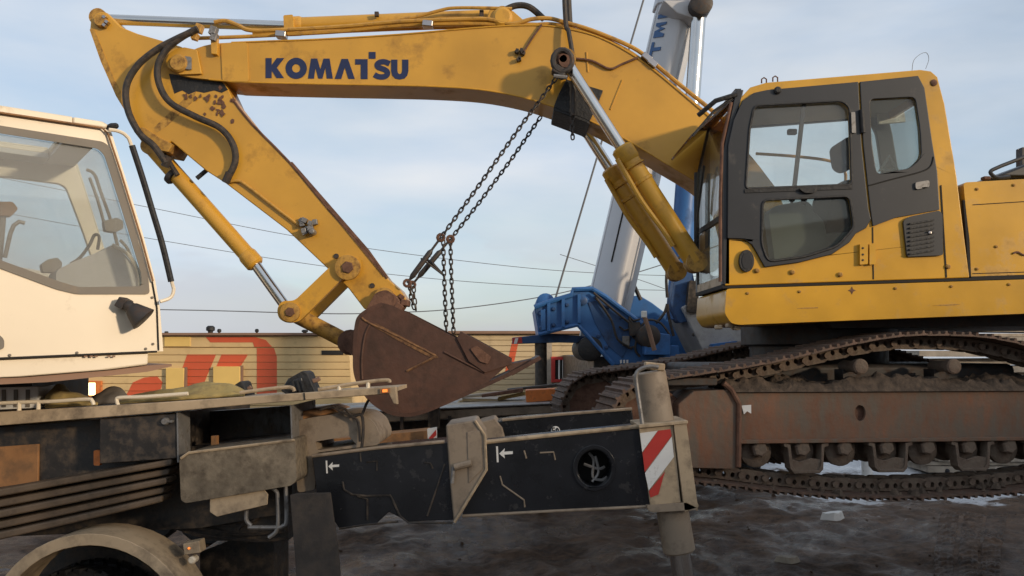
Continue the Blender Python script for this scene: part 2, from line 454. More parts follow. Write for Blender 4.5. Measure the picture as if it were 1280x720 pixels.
mb = MB(); mb.add(v, f); o = mb.build('tyre_tracks', m, None, ang=80)
tag(o, 'pressed lug prints of tyres in the mud beside the snow', 'tyre tracks', kind='stuff')

# loose stones and frozen clods
mb = MB()
for i in range(150):
    x = random.uniform(-3, 9); y = random.uniform(6.5, 15); r = random.choice((.012, .016, .022, .035)) * random.uniform(.6, 1.3)
    z = gh(x, y)
    vv = []
    for a in range(6):
        an = a / 6 * 6.283; vv.append((x + math.cos(an) * r * random.uniform(.7, 1.2), y + math.sin(an) * r * random.uniform(.7, 1.2), z - .005))
    vt = [(x + (p[0] - x) * .55, y + (p[1] - y) * .55, z + r * random.uniform(.5, .9)) for p in vv]
    mb.hull(vv, vt)
o = mb.build('clods', m, None); tag(o, 'frozen clods and stones scattered over the mud', 'clods', kind='stuff')

# block of snow and a bit of broken board on the mud
for (px, py, w_, d_, h_, mt, nm, lb, ct) in ((1040, 650, .34, .2, .12, 'white_paint', 'snow_lump', 'lump of dirty snow on the mud below the track', 'snow lump'),
                                        (985, 700, .3, .22, .05, 'timber', 'board_scrap', 'scrap of pale board trodden into the mud', 'board')):
    c = G(px, py); mb = MB()
    loop = [(c.x + math.cos(a) * w_ / 2 * random.uniform(.7, 1.1), c.y + math.sin(a) * d_ / 2 * random.uniform(.7, 1.1), -.02) for a in [i * .785 for i in range(8)]]
    top = [(c.x + (p[0] - c.x) * .75, c.y + (p[1] - c.y) * .75, h_ * random.uniform(.7, 1.1)) for p in loop]
    mb.hull(loop, top); tag(mb.build(nm, mt, None, bevel=.01), lb, ct)

# ================================================================ unseen blocker added behind the viewpoint to cast shade over the yard
sc_ = Vector((SUN_AZ[0], SUN_AZ[1], 0)).normalized(); pr = Vector((-sc_.y, sc_.x, 0))
base = Vector((1.5, 6.5, 0)) + sc_ * 24
MS = Matrix((pr, sc_, Vector((0, 0, 1)))).transposed()
blocker = thing('shade_blocker', base, 'long grey blocker added out of view behind the viewpoint to cast shade', 'blocker')
SH = 1.72 + 24 * math.tan(SUN_EL)
mb = MB(); mb.box(base + sc_ * 4 + Vector((0, 0, SH / 2 - .1)), (70, 8, SH - .2), MS); mb.build('wall', 'blocker', blocker)  # body of the added shade blocker, no real wall
mb = MB(); mb.box(base + sc_ * 4 + Vector((0, 0, SH - .1)), (71, 8.4, .2), MS); mb.build('roof', 'roof_brown', blocker)  # top slab of the added shade blocker, no real roof

# ================================================================ clad site cabins in the background
def clip_band(poly, y0, y1):
    return clip(clip(poly, 1, y0, True), 1, y1, False)

def cabin(name, label, Y, outline, y_top, y_bot, step, mt, logos, depth=2.5):
    """outline: near wall in photograph coordinates; boards are laid from y_top down to the ground"""
    xs = [p[0] for p in outline]
    gy_ = 440 + ZC * F / Y - 2
    t = thing(name, P((min(xs) + max(xs)) / 2, gy_, Y), label, 'cabin', 'clad site cabins')
    mb = MB(); core = [(p[0], min(p[1], gy_)) for p in outline]
    mb.pp(core, Y + .03, depth); mb.build('wall', mt, t)
    k = 0; y = y_top
    while y < gy_ - 1:
        y1 = min(y + step, gy_)
        pl = clip_band(core, y, y1 - .55)
        if len(pl) >= 3 and y < y_bot:
            mb = MB(); mb.pp(pl, Y + random.uniform(-.003, .003), .045); mb.build('siding_board', mt, t, bevel=.006, seg=1)
            for lg in logos:
                q = clip_band(lg, y, y1 - .55)
                if len(q) >= 3:
                    mb = MB(); mb.pp(q, Y - .006, .009); mb.build('painted_mark', 'logo_red', t)
        y = y1
    return t

logoA = [(257, 426), (316, 427), (331, 430), (341, 438), (346, 450), (347, 500), (320, 500), (320, 440), (315, 432), (262, 433)]
logoA = [(257, 421), (318, 421), (332, 425), (342, 434), (346, 446), (346, 500), (321, 500), (321, 436), (316, 428), (263, 428)]
logoB = [(234, 443), (270, 443), (246, 500), (229, 500), (228, 460)]
logoC = [(277, 443), (310, 443), (300, 459), (270, 459)]
logoD = [(160, 490), (166, 478), (180, 472), (196, 470), (203, 478), (198, 496), (150, 505)]
t = cabin('site_cabin', 'long cream ribbed cabin with big red curved stripe behind the beige crane carrier', 17.0,
          [(-420, 418), (398, 418), (428, 432), (437, 446), (444, 640), (-420, 640)], 435, 560, 9.0, 'siding', [logoA, logoB, logoC, logoD])
Y = 17.0
MB().pp([(-420, 416), (399, 416), (402, 419), (-420, 419)], Y - .12, 2.8).build('roof', 'roof_brown', t)
MB().pp([(-420, 419.6), (400, 419.6), (429, 434), (-420, 434)], Y - .01, .04).build('fascia_board', 'siding', t, bevel=.01)
o = MB().pp([(257, 421), (318, 421), (332, 425), (340, 433.6), (318, 433.6), (316, 428), (263, 428)], Y - .016, .008).build('painted_mark', 'logo_red', t)
MB().pp([(205, 421), (238, 421), (238, 433), (205, 433)], Y - .03, .022).build('hatch', 'siding_yellow', t, bevel=.01)
for q in ([(207, 460), (230, 460), (229, 493), (207, 493)], [(266, 458), (300, 458), (300, 487), (266, 487)]):
    f_ = MB().pp(q, Y - .09, .085).build('shutter', 'siding_yellow', t, bevel=.012)
    e = q; MB().pp([(e[1][0], e[1][1] - 1), (e[1][0] + 3, e[1][1] - 1), (e[1][0] + 3, e[2][1]), (e[1][0], e[2][1])], Y - .07, .06).build('edge_trim', 'roof_brown', f_)
MB().pp([(402, 438), (429, 438), (429, 443.4), (402, 443.4)], Y - .02, .015).build('vent_slot', 'dark_gap', t)
fr_ = MB().pp([(86, 476), (127, 476), (127, 496), (86, 496)], Y - .05, .045, [[(98, 478.5), (119, 478.5), (119, 494), (98, 494)]]).build('window', 'orange_paint', t, bevel=.01)  # frame made up to hold the painted sun glint
MB().pp([(98, 478), (119, 478), (119, 494), (98, 494)], Y - .03, .02).build('pane', 'sun_glint', fr_)  # glowing pane stands in for the sun's reflection, no lamp inside
for (px, r_, h_) in ((263, 5.4, 10), (274, 2.6, 6), (321, 2.4, 6), (381, 4, 5), (208, 2.5, 3)):
    s_ = Y / F; c = P(px, 417, Y + .35)
    MB().lathe(c, (0, 0, 1), [(-.02, r_ * .5 * s_), (h_ * .3 * s_, r_ * .6 * s_), (h_ * .4 * s_, r_ * s_), (h_ * .8 * s_, r_ * s_), (h_ * s_, r_ * .6 * s_)], 12).build('roof_beacon', 'black_rubber', t)

logoE = [(640, 428), (648, 428), (641, 460), (630, 470), (636, 445)]
t2 = cabin('site_cabin', 'cream ribbed cabin with barred red window frame beyond the raised bucket', 19.0,
           [(566, 416), (770, 416), (770, 640), (566, 640)], 418.5, 600, 7.0, 'siding_dull', [logoE])
Y = 19.0
MB().pp([(560, 413.6), (776, 413.6), (776, 417), (560, 417)], Y - .12, 2.8).build('roof', 'roof_brown', t2)
wf = MB().pp([(689, 446), (736, 446), (736, 478), (689, 478)], Y - .07, .06, [[(694, 450), (709, 450), (709, 474), (694, 474)], [(713, 450), (732, 450), (732, 474), (713, 474)]]).build('window', 'red_paint', t2, bevel=.008)
MB().pp([(692, 449), (734, 449), (734, 476), (692, 476)], Y - .025, .02).build('pane', 'dark_gap', wf)
for px in (699, 704, 718, 722, 727):
    MB().cyl(P(px, 450, Y - .05), P(px, 474, Y - .05), .02, n=6).build('bar', 'white_paint', wf)
MB().pp([(681, 428), (690, 428), (690, 500), (681, 500)], Y - .05, .045).build('corner_post', 'timber', t2, bevel=.01)

# ================================================================ overhead cables
for i, (pts, Y, r_) in enumerate((
        ([(-150, 192), (0, 222), (200, 262), (340, 290), (470, 312), (640, 333), (760, 342), (900, 346)], 26, .009),
        ([(-150, 235), (0, 265), (210, 302), (400, 332), (560, 350), (720, 360), (900, 364)], 26, .009),
        ([(-150, 385), (200, 387), (400, 392), (480, 391), (560, 387), (660, 374), (735, 358), (830, 330), (960, 285)], 30, .018),
        ([(700, 318), (800, 350), (860, 372), (960, 408)], 30, .011))):
    pa = [P(p[0], p[1], Y) for p in catmull(pts, 5)]
    o = MB().tube(pa, r_, 6).build('power_cable', 'wire', None)
    tag(o, ['upper of two thin cables sloping down across the sky', 'lower of two thin cables sloping down across the sky',
            'thick sagging cable low over the cabin roofs, rising to the right', 'short thin cable behind the grey telescopic boom'][i], 'cable', 'overhead cables')
# ================================================================ EXCAVATOR
EX = thing('excavator', (2.63, 8.05, 0), 'yellow tracked excavator with rusty bucket, slung in chains above the mud', 'excavator')
sY = lambda Y: Y / F
YN, YF = 7.85, 8.29                    # near and far face of the boom
# ---- boom
top = catmull([(237, 64), (265, 55), (320, 52), (400, 49), (500, 43), (580, 36), (640, 32), (680, 32), (710, 36), (745, 45), (780, 62), (815, 86), (877, 138), (930, 185), (970, 235)], 4)
tip = [(209, 84), (207, 76), (211, 67), (219, 61), (229, 60)]
bot = catmull([(905, 262), (877, 232), (830, 203), (787, 177), (740, 152), (690, 133), (650, 121), (600, 112), (540, 108), (480, 106.5), (400, 105), (300, 102.5), (282, 101), (240, 97), (224, 93)], 4)
foot = [(985, 270), (990, 300), (978, 325), (955, 335), (930, 320), (912, 290)]
boom = MB().pp(tip + top + foot + bot, YN, YF - YN).build('boom', 'yellow', EX, bevel=.012)
# weld flanges along the top and bottom edges, end boss
for pts in (top[6:-4], [(p[0], p[1]) for p in bot[3:-6]]):
    MB().tube([P(p[0], p[1], YN - .004) for p in pts], .008, 6).build('weld_seam', 'yellow', boom)
MB().pp(rnd([(276, 54), (309, 53), (311, 102), (278, 101)], 3), YN - .012, .012).build('stiffener_plate', 'yellow', boom, bevel=.006)
for dy in (-.02, YF - YN + .02):
    pass
pin = MB().lathe(P(222, 78, YN - .07), (0, 1, 0), [(0, .07), (.02, .085), (.08, .085)], 24).build('pin', 'yellow_worn', boom)
MB().pp(rnd([(230, 70), (239, 71), (239, 87), (231, 86)], 2), YN - .05, .05).build('pin_lock', 'grey_steel', boom, bevel=.004)
# plates that fork round the arm
MB().pp([(209, 84), (207, 76), (211, 67), (219, 61), (231, 59), (246, 62), (252, 92), (224, 93)], YN - .03, .028).build('fork_plate', 'yellow', boom, bevel=.006)
# ribs welded on the boom side
for (a, b_) in (((763, 137), (778, 100)), ((733, 65), (735, 90))):
    MB().tube([P(a[0], a[1], YN - .003), P(b_[0], b_[1], YN - .003)], .008, 6).build('weld_bead', 'yellow', boom)
for (pts) in ([(677, 31), (665, 48), (655, 64)], [(718, 73), (740, 76), (762, 86), (778, 80), (797, 72)]):
    MB().tube([P(p[0], p[1], YN - .02) for p in catmull(pts, 4)], .011, 6).build('grease_line', 'rust', boom)
mb = MB()
for i in range(7):
    c = P(650 + random.uniform(-5, 5), 68 + random.uniform(-7, 7), YN - .03); mb.box(c, (.03, .05, .035), Matrix.Rotation(random.random(), 3, 'Y'))
mb.build('grease_fitting', 'dark_steel', boom, bevel=.004)

# lettering KOMATSU
def letters():
    H = 25.0
    L = {}
    L['K'] = [([(0, 0), (.30, 0), (.30, .36), (.56, 0), (.93, 0), (.56, .48), (.92, 1), (.55, 1), (.30, .62), (.30, 1), (0, 1)], [])]
    L['O'] = [(circ(.53, .5, .53, .53, 28), [circ(.53, .5, .21, .21, 20)])]
    L['M'] = [([(0, 1), (.16, 0), (.46, 0), (.62, .55), (.78, 0), (1.08, 0), (1.24, 1), (.94, 1), (.87, .45), (.72, 1), (.52, 1), (.37, .45), (.30, 1)], [])]
    L['A'] = [([(0, 1), (.34, 0), (.66, 0), (1.0, 1), (.68, 1), (.50, .42), (.32, 1)], [])]
    L['T'] = [([(0, 0), (.62, 0), (.62, 1), (.28, 1), (.28, .27), (0, .27)], []), ([(.68, -.36), (1.02, -.36), (1.02, -.02), (.68, -.02)], [])]
    s = [(.80, .22), (.62, .14), (.45, .12), (.28, .16), (.18, .27), (.22, .38), (.38, .45), (.56, .52), (.68, .62), (.68, .76), (.55, .86), (.38, .88), (.20, .85), (.04, .76)]
    s = catmull(s, 3); a = []; b2 = []
    for i, p in enumerate(s):
        q = Vector(s[min(i + 1, len(s) - 1)]) - Vector(s[max(i - 1, 0)]); q.normalize(); nn = Vector((-q.y, q.x)) * .135
        a.append((p[0] + nn.x, p[1] + nn.y)); b2.append((p[0] - nn.x, p[1] - nn.y))
    L['S'] = [(a + b2[::-1], [])]
    L['U'] = [([(0, 0), (.31, 0), (.31, .55), (.34, .68), (.43, .73), (.52, .68), (.55, .55), (.55, 0), (.86, 0), (.86, .58), (.80, .80), (.66, .95), (.43, 1.0), (.20, .95), (.06, .80), (0, .58)], [])]
    x = 332.0
    for ch, adv in (('K', 25), ('O', 28), ('M', 33.5), ('A', 25.5), ('T', 23), ('S', 22), ('U', 24)):
        for outer, holes in L[ch]:
            f2 = lambda p: (x + p[0] * H, 72.5 + (x - 332) * .012 + p[1] * H)
            MB().pp([f2(p) for p in outer], YN - .0045, .004, [[f2(p) for p in h] for h in holes]).build('letter', 'navy', boom)
        x += adv
letters()

# ---- arm
YA, YAF = 7.9, 8.24
armL = [(112, 38), (113, 27), (117, 18), (125, 14), (134, 16), (142, 24), (152, 34), (172, 42), (200, 50), (226, 58), (250, 72), (280, 100), (292, 126), (315, 155), (362, 203), (412, 263), (459, 314), (484, 348), (500, 362), (508, 374), (500, 386), (478, 392),
        (455, 386), (436, 361), (412, 338), (358, 287), (282, 229), (257, 213), (214, 177), (205, 184), (190, 186), (178, 173), (163, 148), (145, 120), (126, 77)]
arm = MB().pp(armL, YA, YAF - YA).build('arm', 'yellow', EX, bevel=.012)
MB().tube([P(p[0], p[1], YA) for p in catmull([(292, 126), (315, 155), (362, 203), (412, 263), (459, 314), (484, 348)], 3)], .012, 6).build('edge_strip', 'rust', arm)
MB().pp([(363, 203), (365, 202), (461, 312), (484, 345), (480, 346)], YA - .01, .03).build('wear_strip', 'rust', arm)
MB().pp([(112, 37), (117, 35), (143, 100), (178, 165), (174, 168), (145, 120), (126, 77)], YA - .006, .006).build('edge_plate', 'yellow_worn', arm)
MB().lathe(P(124, 25, YA - .05), (0, 1, 0), [(0, .05), (.015, .06), (.06, .06)], 18).build('pin', 'yellow_worn', arm)
mb = MB()
for (x, y) in ((131, 22), (134, 28), (131, 32)): mb.box(P(x, y, YA - .03), (.035, .05, .03), Matrix.Rotation(.6, 3, 'Y'))
mb.build('pin_lock', 'dirty_chrome', arm, bevel=.004)
# grease-blackened, worn patch below the boom pin
gp = [(211, 92), (224, 94), (250, 98), (278, 103), (285, 112), (277, 116), (268, 113), (255, 116), (245, 114), (236, 118), (228, 113), (218, 117), (214, 104)]
MB().pp(gp, YA - .003, .0025).build('grease_stain', 'black_rubber', arm)
for i in range(34):
    cx = 275 + random.gauss(0, 8); cy = 133 + random.gauss(0, 11)
    if i > 22: cx = random.uniform(230, 262); cy = random.uniform(118, 126)
    rr = random.uniform(.8, 3.6)
    pl = [(cx + math.cos(a) * rr * random.uniform(.4, 1.3), cy + math.sin(a) * rr * random.uniform(.5, 1.6)) for a in [k * .9 for k in range(7)]]
    MB().pp(pl, YA - .0035 - i * .0003, .002).build('paint_chip', 'rust', arm)
MB().pp([(246, 112), (238, 116), (200, 152), (192, 160), (196, 166), (208, 158), (240, 128)], YA - .002, .0018).build('dirt_streak', 'yellow_worn', arm)
MB().pp([(166, 163), (178, 158), (200, 172), (216, 180), (210, 190), (188, 186), (176, 176)], YA - .03, .4).build('cylinder_bracket', 'yellow_worn', arm, bevel=.01)
# dogbone pins, holes and ring bosses at the lower end
def boss(parent, px, py, Y, r, d=.06, m='yellow_worn'):
    o = MB().lathe(P(px, py, Y - d), (0, 1, 0), [(0, r * .8), (.006, r), (d, r)], 24).build('boss', m, parent)
    MB().lathe(P(px, py, Y - d - .016), (0, 1, 0), [(0, r * .45), (.006, r * .5), (.02, r * .5)], 6).build('bolt', 'rust', o)
    return o
boss(arm, 480, 372, YA, .095, .05)
for (x, y) in ((420, 320), (465, 357)):
    MB().lathe(P(x, y, YA - .012), (0, 1, 0), [(0, .022), (.014, .026)], 12).build('hole_plug', 'dark_steel', arm)
# bell-crank links
for Yl in (7.80, 8.25):
    o = MB().pp(rnd([(346, 386), (352, 376), (368, 376), (420, 326), (432, 316), (450, 322), (451, 338), (440, 348), (428, 348), (384, 392), (374, 402), (358, 404), (348, 398)], 6), Yl, .06, ref=7.80).build('bell_crank', 'yellow', EX, bevel=.012)
    if Yl < 8:
        boss(o, 434, 334, Yl, .115, .05); boss(o, 362, 390, Yl, .09, .04)
MB().cyl(P(362, 390, 7.8), P(362, 390, 8.31), .05).build('link_pin', 'rust', EX)
o = MB().cyl(P(366, 392, 8.07), P(436, 428, 8.07), .075).build('push_link', 'yellow_worn', EX)
MB().cyl(P(438, 428, 7.9), P(438, 428, 8.24), .12).build('link_eye', 'rust', o)
# valve block and pipe on the arm
mb = MB()
for i in range(12):
    c = P(385 + random.uniform(-9, 9), 283 + random.uniform(-8, 8), YA - random.uniform(.02, .07)); mb.box(c, (.05, .05, .045), Matrix.Rotation(random.random() * 2, 3, 'Y'))
mb.lathe(P(389, 289, YA - .12), (0, 1, 0), [(0, .02), (.01, .03), (.1, .03)], 10)
mb.build('valve_block', 'grey_steel', arm, bevel=.005)
MB().tube([P(p[0], p[1], YA - .02) for p in catmull([(283, 228), (296, 226), (306, 230), (340, 256), (374, 282)], 4)], .014, 8).build('pipe', 'pipe_yellow', arm)
# hoses from boom to arm
for pts in ([(240, 40), (222, 48), (196, 62), (172, 82), (158, 108), (160, 138), (174, 166), (192, 182), (208, 204)],
            [(247, 36), (228, 46), (208, 62), (197, 84), (200, 108), (214, 129), (245, 146), (275, 160), (291, 180), (294, 202), (284, 224)]):
    h_ = MB().tube([P(p[0], p[1], 7.74 + .1 * (i / 60)) for i, p in enumerate(catmull(pts, 7))], .031, 10).build('hose', 'hose', EX)
    a = pts[-1]
    MB().cyl(P(a[0] + 3, a[1] - 8, 7.84), P(a[0] - 2, a[1] + 4, 7.86), .037).build('hose_fitting', 'dark_steel', h_)
for (x, y, s_) in ((249, 36, .05), (244, 46, .04), (267, 39, .05), (268, 47, .045)):
    MB().box(P(x, y, 7.8), (s_ * 1.3, .07, s_ * 1.6), Matrix.Rotation(.3, 3, 'Y')).build('hose_coupling', 'pipe_yellow' if x < 250 else 'grey_steel', EX, bevel=.006)
MB().pp([(263, 42), (272, 42), (271, 68), (264, 67)], 7.8, .05).build('pipe_bracket', 'yellow', EX, bevel=.005)

# ---- hydraulic cylinders: (rod end, gland, base)
def cylinder(name, pe, pg, pb, rr, rb, parts=True):
    o = MB().cyl(pg, pb, rb, n=24).build(name, 'yellow', EX)
    ax = (pb - pg).normalized()
    MB().lathe(pg - ax * .03, ax, [(0, rb * .9), (.02, rb * 1.14), (.13, rb * 1.14), (.16, rb)], 24).build('gland', 'yellow', o)
    MB().cyl(pe, pg, rr, n=20).build('rod', 'chrome', o)
    MB().cyl(pe - Vector((0, rb * .9, 0)), pe + Vector((0, rb * .9, 0)), rb * 1.0, n=20).build('rod_eye', 'yellow_worn', o)
    MB().cyl(pb - Vector((0, rb * .95, 0)), pb + Vector((0, rb * .95, 0)), rb * 1.05, n=20).build('base_eye', 'yellow_worn', o)
    return o
cy = cylinder('bucket_cylinder', P(362, 390, 8.07), P(318, 329, 8.07), P(190, 184, 8.07), .05, .078)
MB().tube([P(p[0], p[1], 7.96) for p in ((196, 180), (212, 203), (222, 219))], .024, 8).build('pipe', 'hose', cy)
MB().lathe(P(214, 217, 8.07), P(313, 322, 8.07) - P(214, 217, 8.07), [(0, .08), (.01, .092), (.05, .092), (.06, .08)], 16).build('clamp', 'dark_steel', cy)
MB().cyl(P(246, 223, 7.98), P(258, 213, 7.98), .022, n=8).build('hose_stub', 'black_rubber', cy)
for Yc in (7.62, 8.52):
    a, b_ = P(707, 76, 7.62), P(869, 328, 7.62)
    a.y = b_.y = Yc
    g = a.lerp(b_, .445)
    c2 = cylinder('boom_cylinder', a, g, b_, .054, .09)
    ax = (b_ - a).normalized()
    side = Vector((0, -.06, 0)) + Vector((-.8, 0, -.55)) * .115
    pts = [g + ax * .05 + side * .9, g + ax * .25 + side, g + ax * .5 + side * 1.1, g + ax * .8 + side * .9, g + ax * .98 + side * .9]
    MB().tube([Vector(p) for p in catmull([tuple(p) for p in pts], 4)], .024, 8).build('feed_pipe', 'yellow', c2)
    MB().lathe(g + ax * .32, ax, [(0, .091), (.006, .099), (.03, .099), (.036, .091)], 24).build('pipe_band', 'yellow', c2)
    MB().lathe(g + ax * .17, ax, [(0, .091), (.006, .107), (.02, .107), (.03, .091)], 24).build('pipe_band', 'yellow', c2)
MB().cyl(P(707, 76, 7.5), P(707, 76, 7.5) + Vector((0, 1.12, 0)), .06, n=20).build('boom_cylinder_pin', 'rust', EX)
MB().lathe(P(704, 73, 7.50), (0, 1, 0), [(0, .035), (.012, .05), (.03, .05), (.031, .085), (.09, .09)], 20).build('pin_cap', 'rust', EX)
MB().tube([P(703, 76, 7.52) + Vector((math.cos(q) * .085, 0, math.sin(q) * .1)) for q in [k * .45 for k in range(14)]], .028, 8, closed=True).build('shackle', 'dark_steel', EX)
MB().box(P(699, 90, 7.56), (.13, .12, .09), Matrix.Rotation(.5, 3, 'Y')).build('shackle_body', 'dark_steel', EX, bevel=.02)
MB().cyl(P(692, 95, 7.5), P(709, 97, 7.5), .02, n=8).build('shackle_bolt', 'grey_steel', EX)
# arm cylinder on top of the boom
cylinder('arm_cylinder', P(126, 24, 8.07), P(362, 33, 8.07), P(628, 22, 8.07), .05, .082)
MB().lathe(P(628, 20, 7.86), (0, 1, 0), [(0, .07), (.02, .095), (.42, .095)], 20).build('arm_cylinder_pin', 'yellow', EX)
MB().pp([(604, 36), (612, 12), (628, 8), (642, 14), (664, 33)], 7.9, .06).build('cylinder_lug', 'yellow', EX, bevel=.008)
MB().pp([(604, 36), (612, 12), (628, 8), (642, 14), (664, 33)], 8.18, .06, ref=7.9).build('cylinder_lug', 'yellow', EX, bevel=.008)
MB().pp(rnd([(354, 19), (366, 18), (367, 36), (355, 37)], 2), 7.93, .1).build('gland_block', 'yellow', EX, bevel=.006)
# oil pipes along the boom
for pts, Yp, r_ in (([(268, 28), (282, 26), (298, 32), (314, 38), (360, 37), (430, 33), (500, 27), (580, 24), (610, 24), (640, 30), (664, 24), (686, 23), (706, 28), (740, 38), (790, 59), (815, 77), (850, 106), (890, 138), (930, 170)], 7.88, .021),
                    ([(240, 48), (300, 46), (360, 43), (430, 39), (500, 32), (560, 30), (600, 30), (660, 31), (690, 30), (712, 35), (745, 45), (782, 62), (812, 83), (846, 112), (884, 143), (925, 176)], 7.9, .019),
                    ([(316, 41), (400, 40), (500, 36), (600, 33), (680, 31), (740, 44), (780, 64), (812, 88), (850, 118), (905, 165)], 7.98, .02),
                    ([(500, 24), (520, 21), (550, 13), (568, 10), (610, 10), (640, 11)], 7.9, .017)):
    MB().tube([P(p[0], p[1], Yp) for p in catmull(pts, 4)], r_, 8).build('oil_pipe', 'pipe_yellow', EX)
for (x, y) in ((352, 44), (535, 31), (815, 80), (808, 73)):
    MB().box(P(x, y, 7.86), (.1, .1, .06), Matrix.Rotation(.1 if x < 700 else .7, 3, 'Y')).build('pipe_clamp', 'dirty_chrome', EX, bevel=.01)
MB().tube([P(p[0], p[1], 8.0) for p in catmull([(628, 14), (645, 7), (662, 9), (680, 24)], 5)], .032, 8).build('hose', 'hose', EX)
for (x, y, h_) in ((471, 18, 6), (602, 18, 10)):
    MB().box(P(x, y, 7.95), (.04, .04, h_ * .0075)).build('stud', 'dark_steel', EX, bevel=.004)

# ---- bucket
BY0, BY1 = 7.5, 8.64
ridge = catmull([(476, 378), (462, 384), (448, 394), (443, 408), (441, 440), (443, 471), (458, 498), (480, 515), (503, 521), (527, 518), (562, 504), (618, 479), (650, 464), (677, 449)], 5)
Sp = ridge[:-12] + [(640, 452), (571, 423), (491, 382)]
bucket = None
mb = MB()
f0 = [P(p[0], p[1], BY0) for p in ridge]
# shell sheet, bent round the back of the bucket
inner = []
for i, p in enumerate(f0):
    a, b_ = f0[max(i - 1, 0)], f0[min(i + 1, len(f0) - 1)]
    t_ = (b_ - a).normalized(); nn = Vector((t_.z, 0, -t_.x))
    inner.append(p + nn * -.035)
loop0 = f0 + inner[::-1]
W = Vector((0, BY1 - BY0, 0))
nq = len(f0)
v = f0 + inner + [p + W for p in f0] + [p + W for p in inner]
f = []
for i in range(nq - 1):
    f += [(i, i + 1, 2 * nq + i + 1, 2 * nq + i), (nq + i, 3 * nq + i, 3 * nq + i + 1, nq + i + 1), (i, nq + i, nq + i + 1, i + 1), (2 * nq + i, 2 * nq + i + 1, 3 * nq + i + 1, 3 * nq + i)]
f += [(0, 2 * nq, 3 * nq, nq), (nq - 1, 2 * nq - 1, 4 * nq - 1, 3 * nq - 1)]
mb.add(v, f)
bucket = mb.build('bucket', 'bucket', EX, ang=50)
for Yb in (BY0 + .002, BY1 - .037):
    MB().pp(Sp, Yb, .035, ref=BY0).build('side_plate', 'bucket', bucket, bevel=.004)
    MB().pp([(571, 423), (576, 414), (640, 449), (640, 455), (606, 466), (586, 452)], Yb - .02, .075, ref=BY0).build('side_cutter', 'bucket', bucket, bevel=.006)
    MB().pp(rnd([(588, 436), (596, 432), (614, 446), (610, 455), (600, 452)], 2), Yb - .035, .03, ref=BY0).build('wear_block', 'rust', bucket, bevel=.006)
    for pts in ([(452, 397), (462, 404), (500, 422), (545, 445)], [(462, 406), (456, 420), (452, 450), (453, 474)], [(545, 445), (530, 453), (508, 464)], [(555, 440), (590, 458), (606, 466)]):
        MB().tube([P(p[0], p[1], BY0) + Vector((0, Yb - BY0 - .002, 0)) for p in catmull(pts, 4)], .010, 8).build('weld_ridge', 'worn_edge' if pts[0][0] in (452, 545) and Yb < 8 else 'bucket', bucket)
MB().pp([(463, 406), (470, 404), (545, 443), (548, 447), (540, 448), (500, 427)], BY0 - .003, .004).build('worn_band', 'worn_edge', bucket)
for k in range(5):
    y0 = BY0 + .02 + k * (BY1 - BY0 - .16) / 4
    a, b_, c, d = (P(632, 456, BY0), P(640, 470, BY0), P(676, 450, BY0), P(676, 447, BY0))
    sh = Vector((0, y0 - BY0, 0)); w2 = Vector((0, .12, 0)); w3 = Vector((0, .03, 0)); 
    MB().hull([a + sh, b_ + sh, c + sh + w3, d + sh + w3], [a + sh + w2, b_ + sh + w2, c + sh + w2 - w3, d + sh + w2 - w3]).build('tooth', 'bucket', bucket, bevel=.006)
for Ye in (7.82, 8.26):
    MB().pp(rnd([(444, 412), (430, 420), (430, 436), (446, 448), (470, 420), (492, 392), (494, 370), (484, 362), (470, 366)], 5), Ye - .03, .05, ref=7.82).build('ear', 'rust', bucket, bevel=.008)
mb = MB()
for (x, y, s_) in ((489, 372, .05), (495, 377, .06), (500, 384, .05), (503, 372, .035), (507, 379, .045)): mb.box(P(x, y, 7.86 + random.random() * .2), (s_ * 1.6, .2, s_ * 1.3), Matrix.Rotation(random.random(), 3, 'Y'))
mb.build('pin_clutter', 'rust', bucket, bevel=.012)

# ---- house
HN, HF = 6.78, 9.42
HB = P(1000, 400, HN).z
skirt = rnd([(908, 361), (1700, 336), (1700, 378), (1280, 392), (924, 406), (914, 404), (906, 392)], 4)
plat = MB().pp(skirt, HN, 1.06).build('platform', 'yellow_cab', EX, bevel=.02)
MB().pp([(1010, 358), (1700, 336), (1700, 378), (1280, 392), (1020, 402)], HN + 1.062, HF - HN - 1.062, ref=HN).build('deck_frame', 'yellow_cab', EX, bevel=.02)
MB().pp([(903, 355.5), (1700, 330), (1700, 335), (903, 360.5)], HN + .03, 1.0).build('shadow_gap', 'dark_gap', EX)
MB().pp([(1030, 400), (1600, 384), (1600, 405), (1040, 410)], HN + .35, HF - HN - .6).build('revolving_frame', 'dark_steel', EX)
for (x, y) in ((1065, 363), ):
    MB().pp([(x, y - 5), (x + 1.5, y - 1.5), (x + 5, y), (x + 1.5, y + 1.5), (x, y + 5), (x - 1.5, y + 1.5), (x - 5, y), (x - 1.5, y - 1.5)], HN - .003, .002).build('paint_mark', 'rust', plat)
for (x, y, w0, h0) in ((1012, 385, 16, 1.2), (1185, 381, 22, 1.0)):
    pl = [(x + w0 * math.cos(a) * random.uniform(.6, 1.1), y - (w0 * math.cos(a)) * .03 + h0 * math.sin(a) * random.uniform(.5, 1.2)) for a in [k * .52 for k in range(12)]]
    MB().pp(pl, HN - .0025, .002).build('scrape', 'yellow_worn', plat)
for x in (935, 1000, 1120, 1190, 1262):
    MB().lathe(P(x, 366.5 - (x - 935) * .034, HN - .012), (0, 1, 0), [(0, .008), (.004, .012), (.012, .012)], 8).build('bolt', 'yellow_worn', plat)
mb = MB()
for (x, y) in ((898, 409), (912, 407), (925, 405), (920, 410)): mb.box(P(x, y, HN + .15), (.05, .1, .035))
mb.build('step_bracket', 'cream_dirty', EX, bevel=.01)
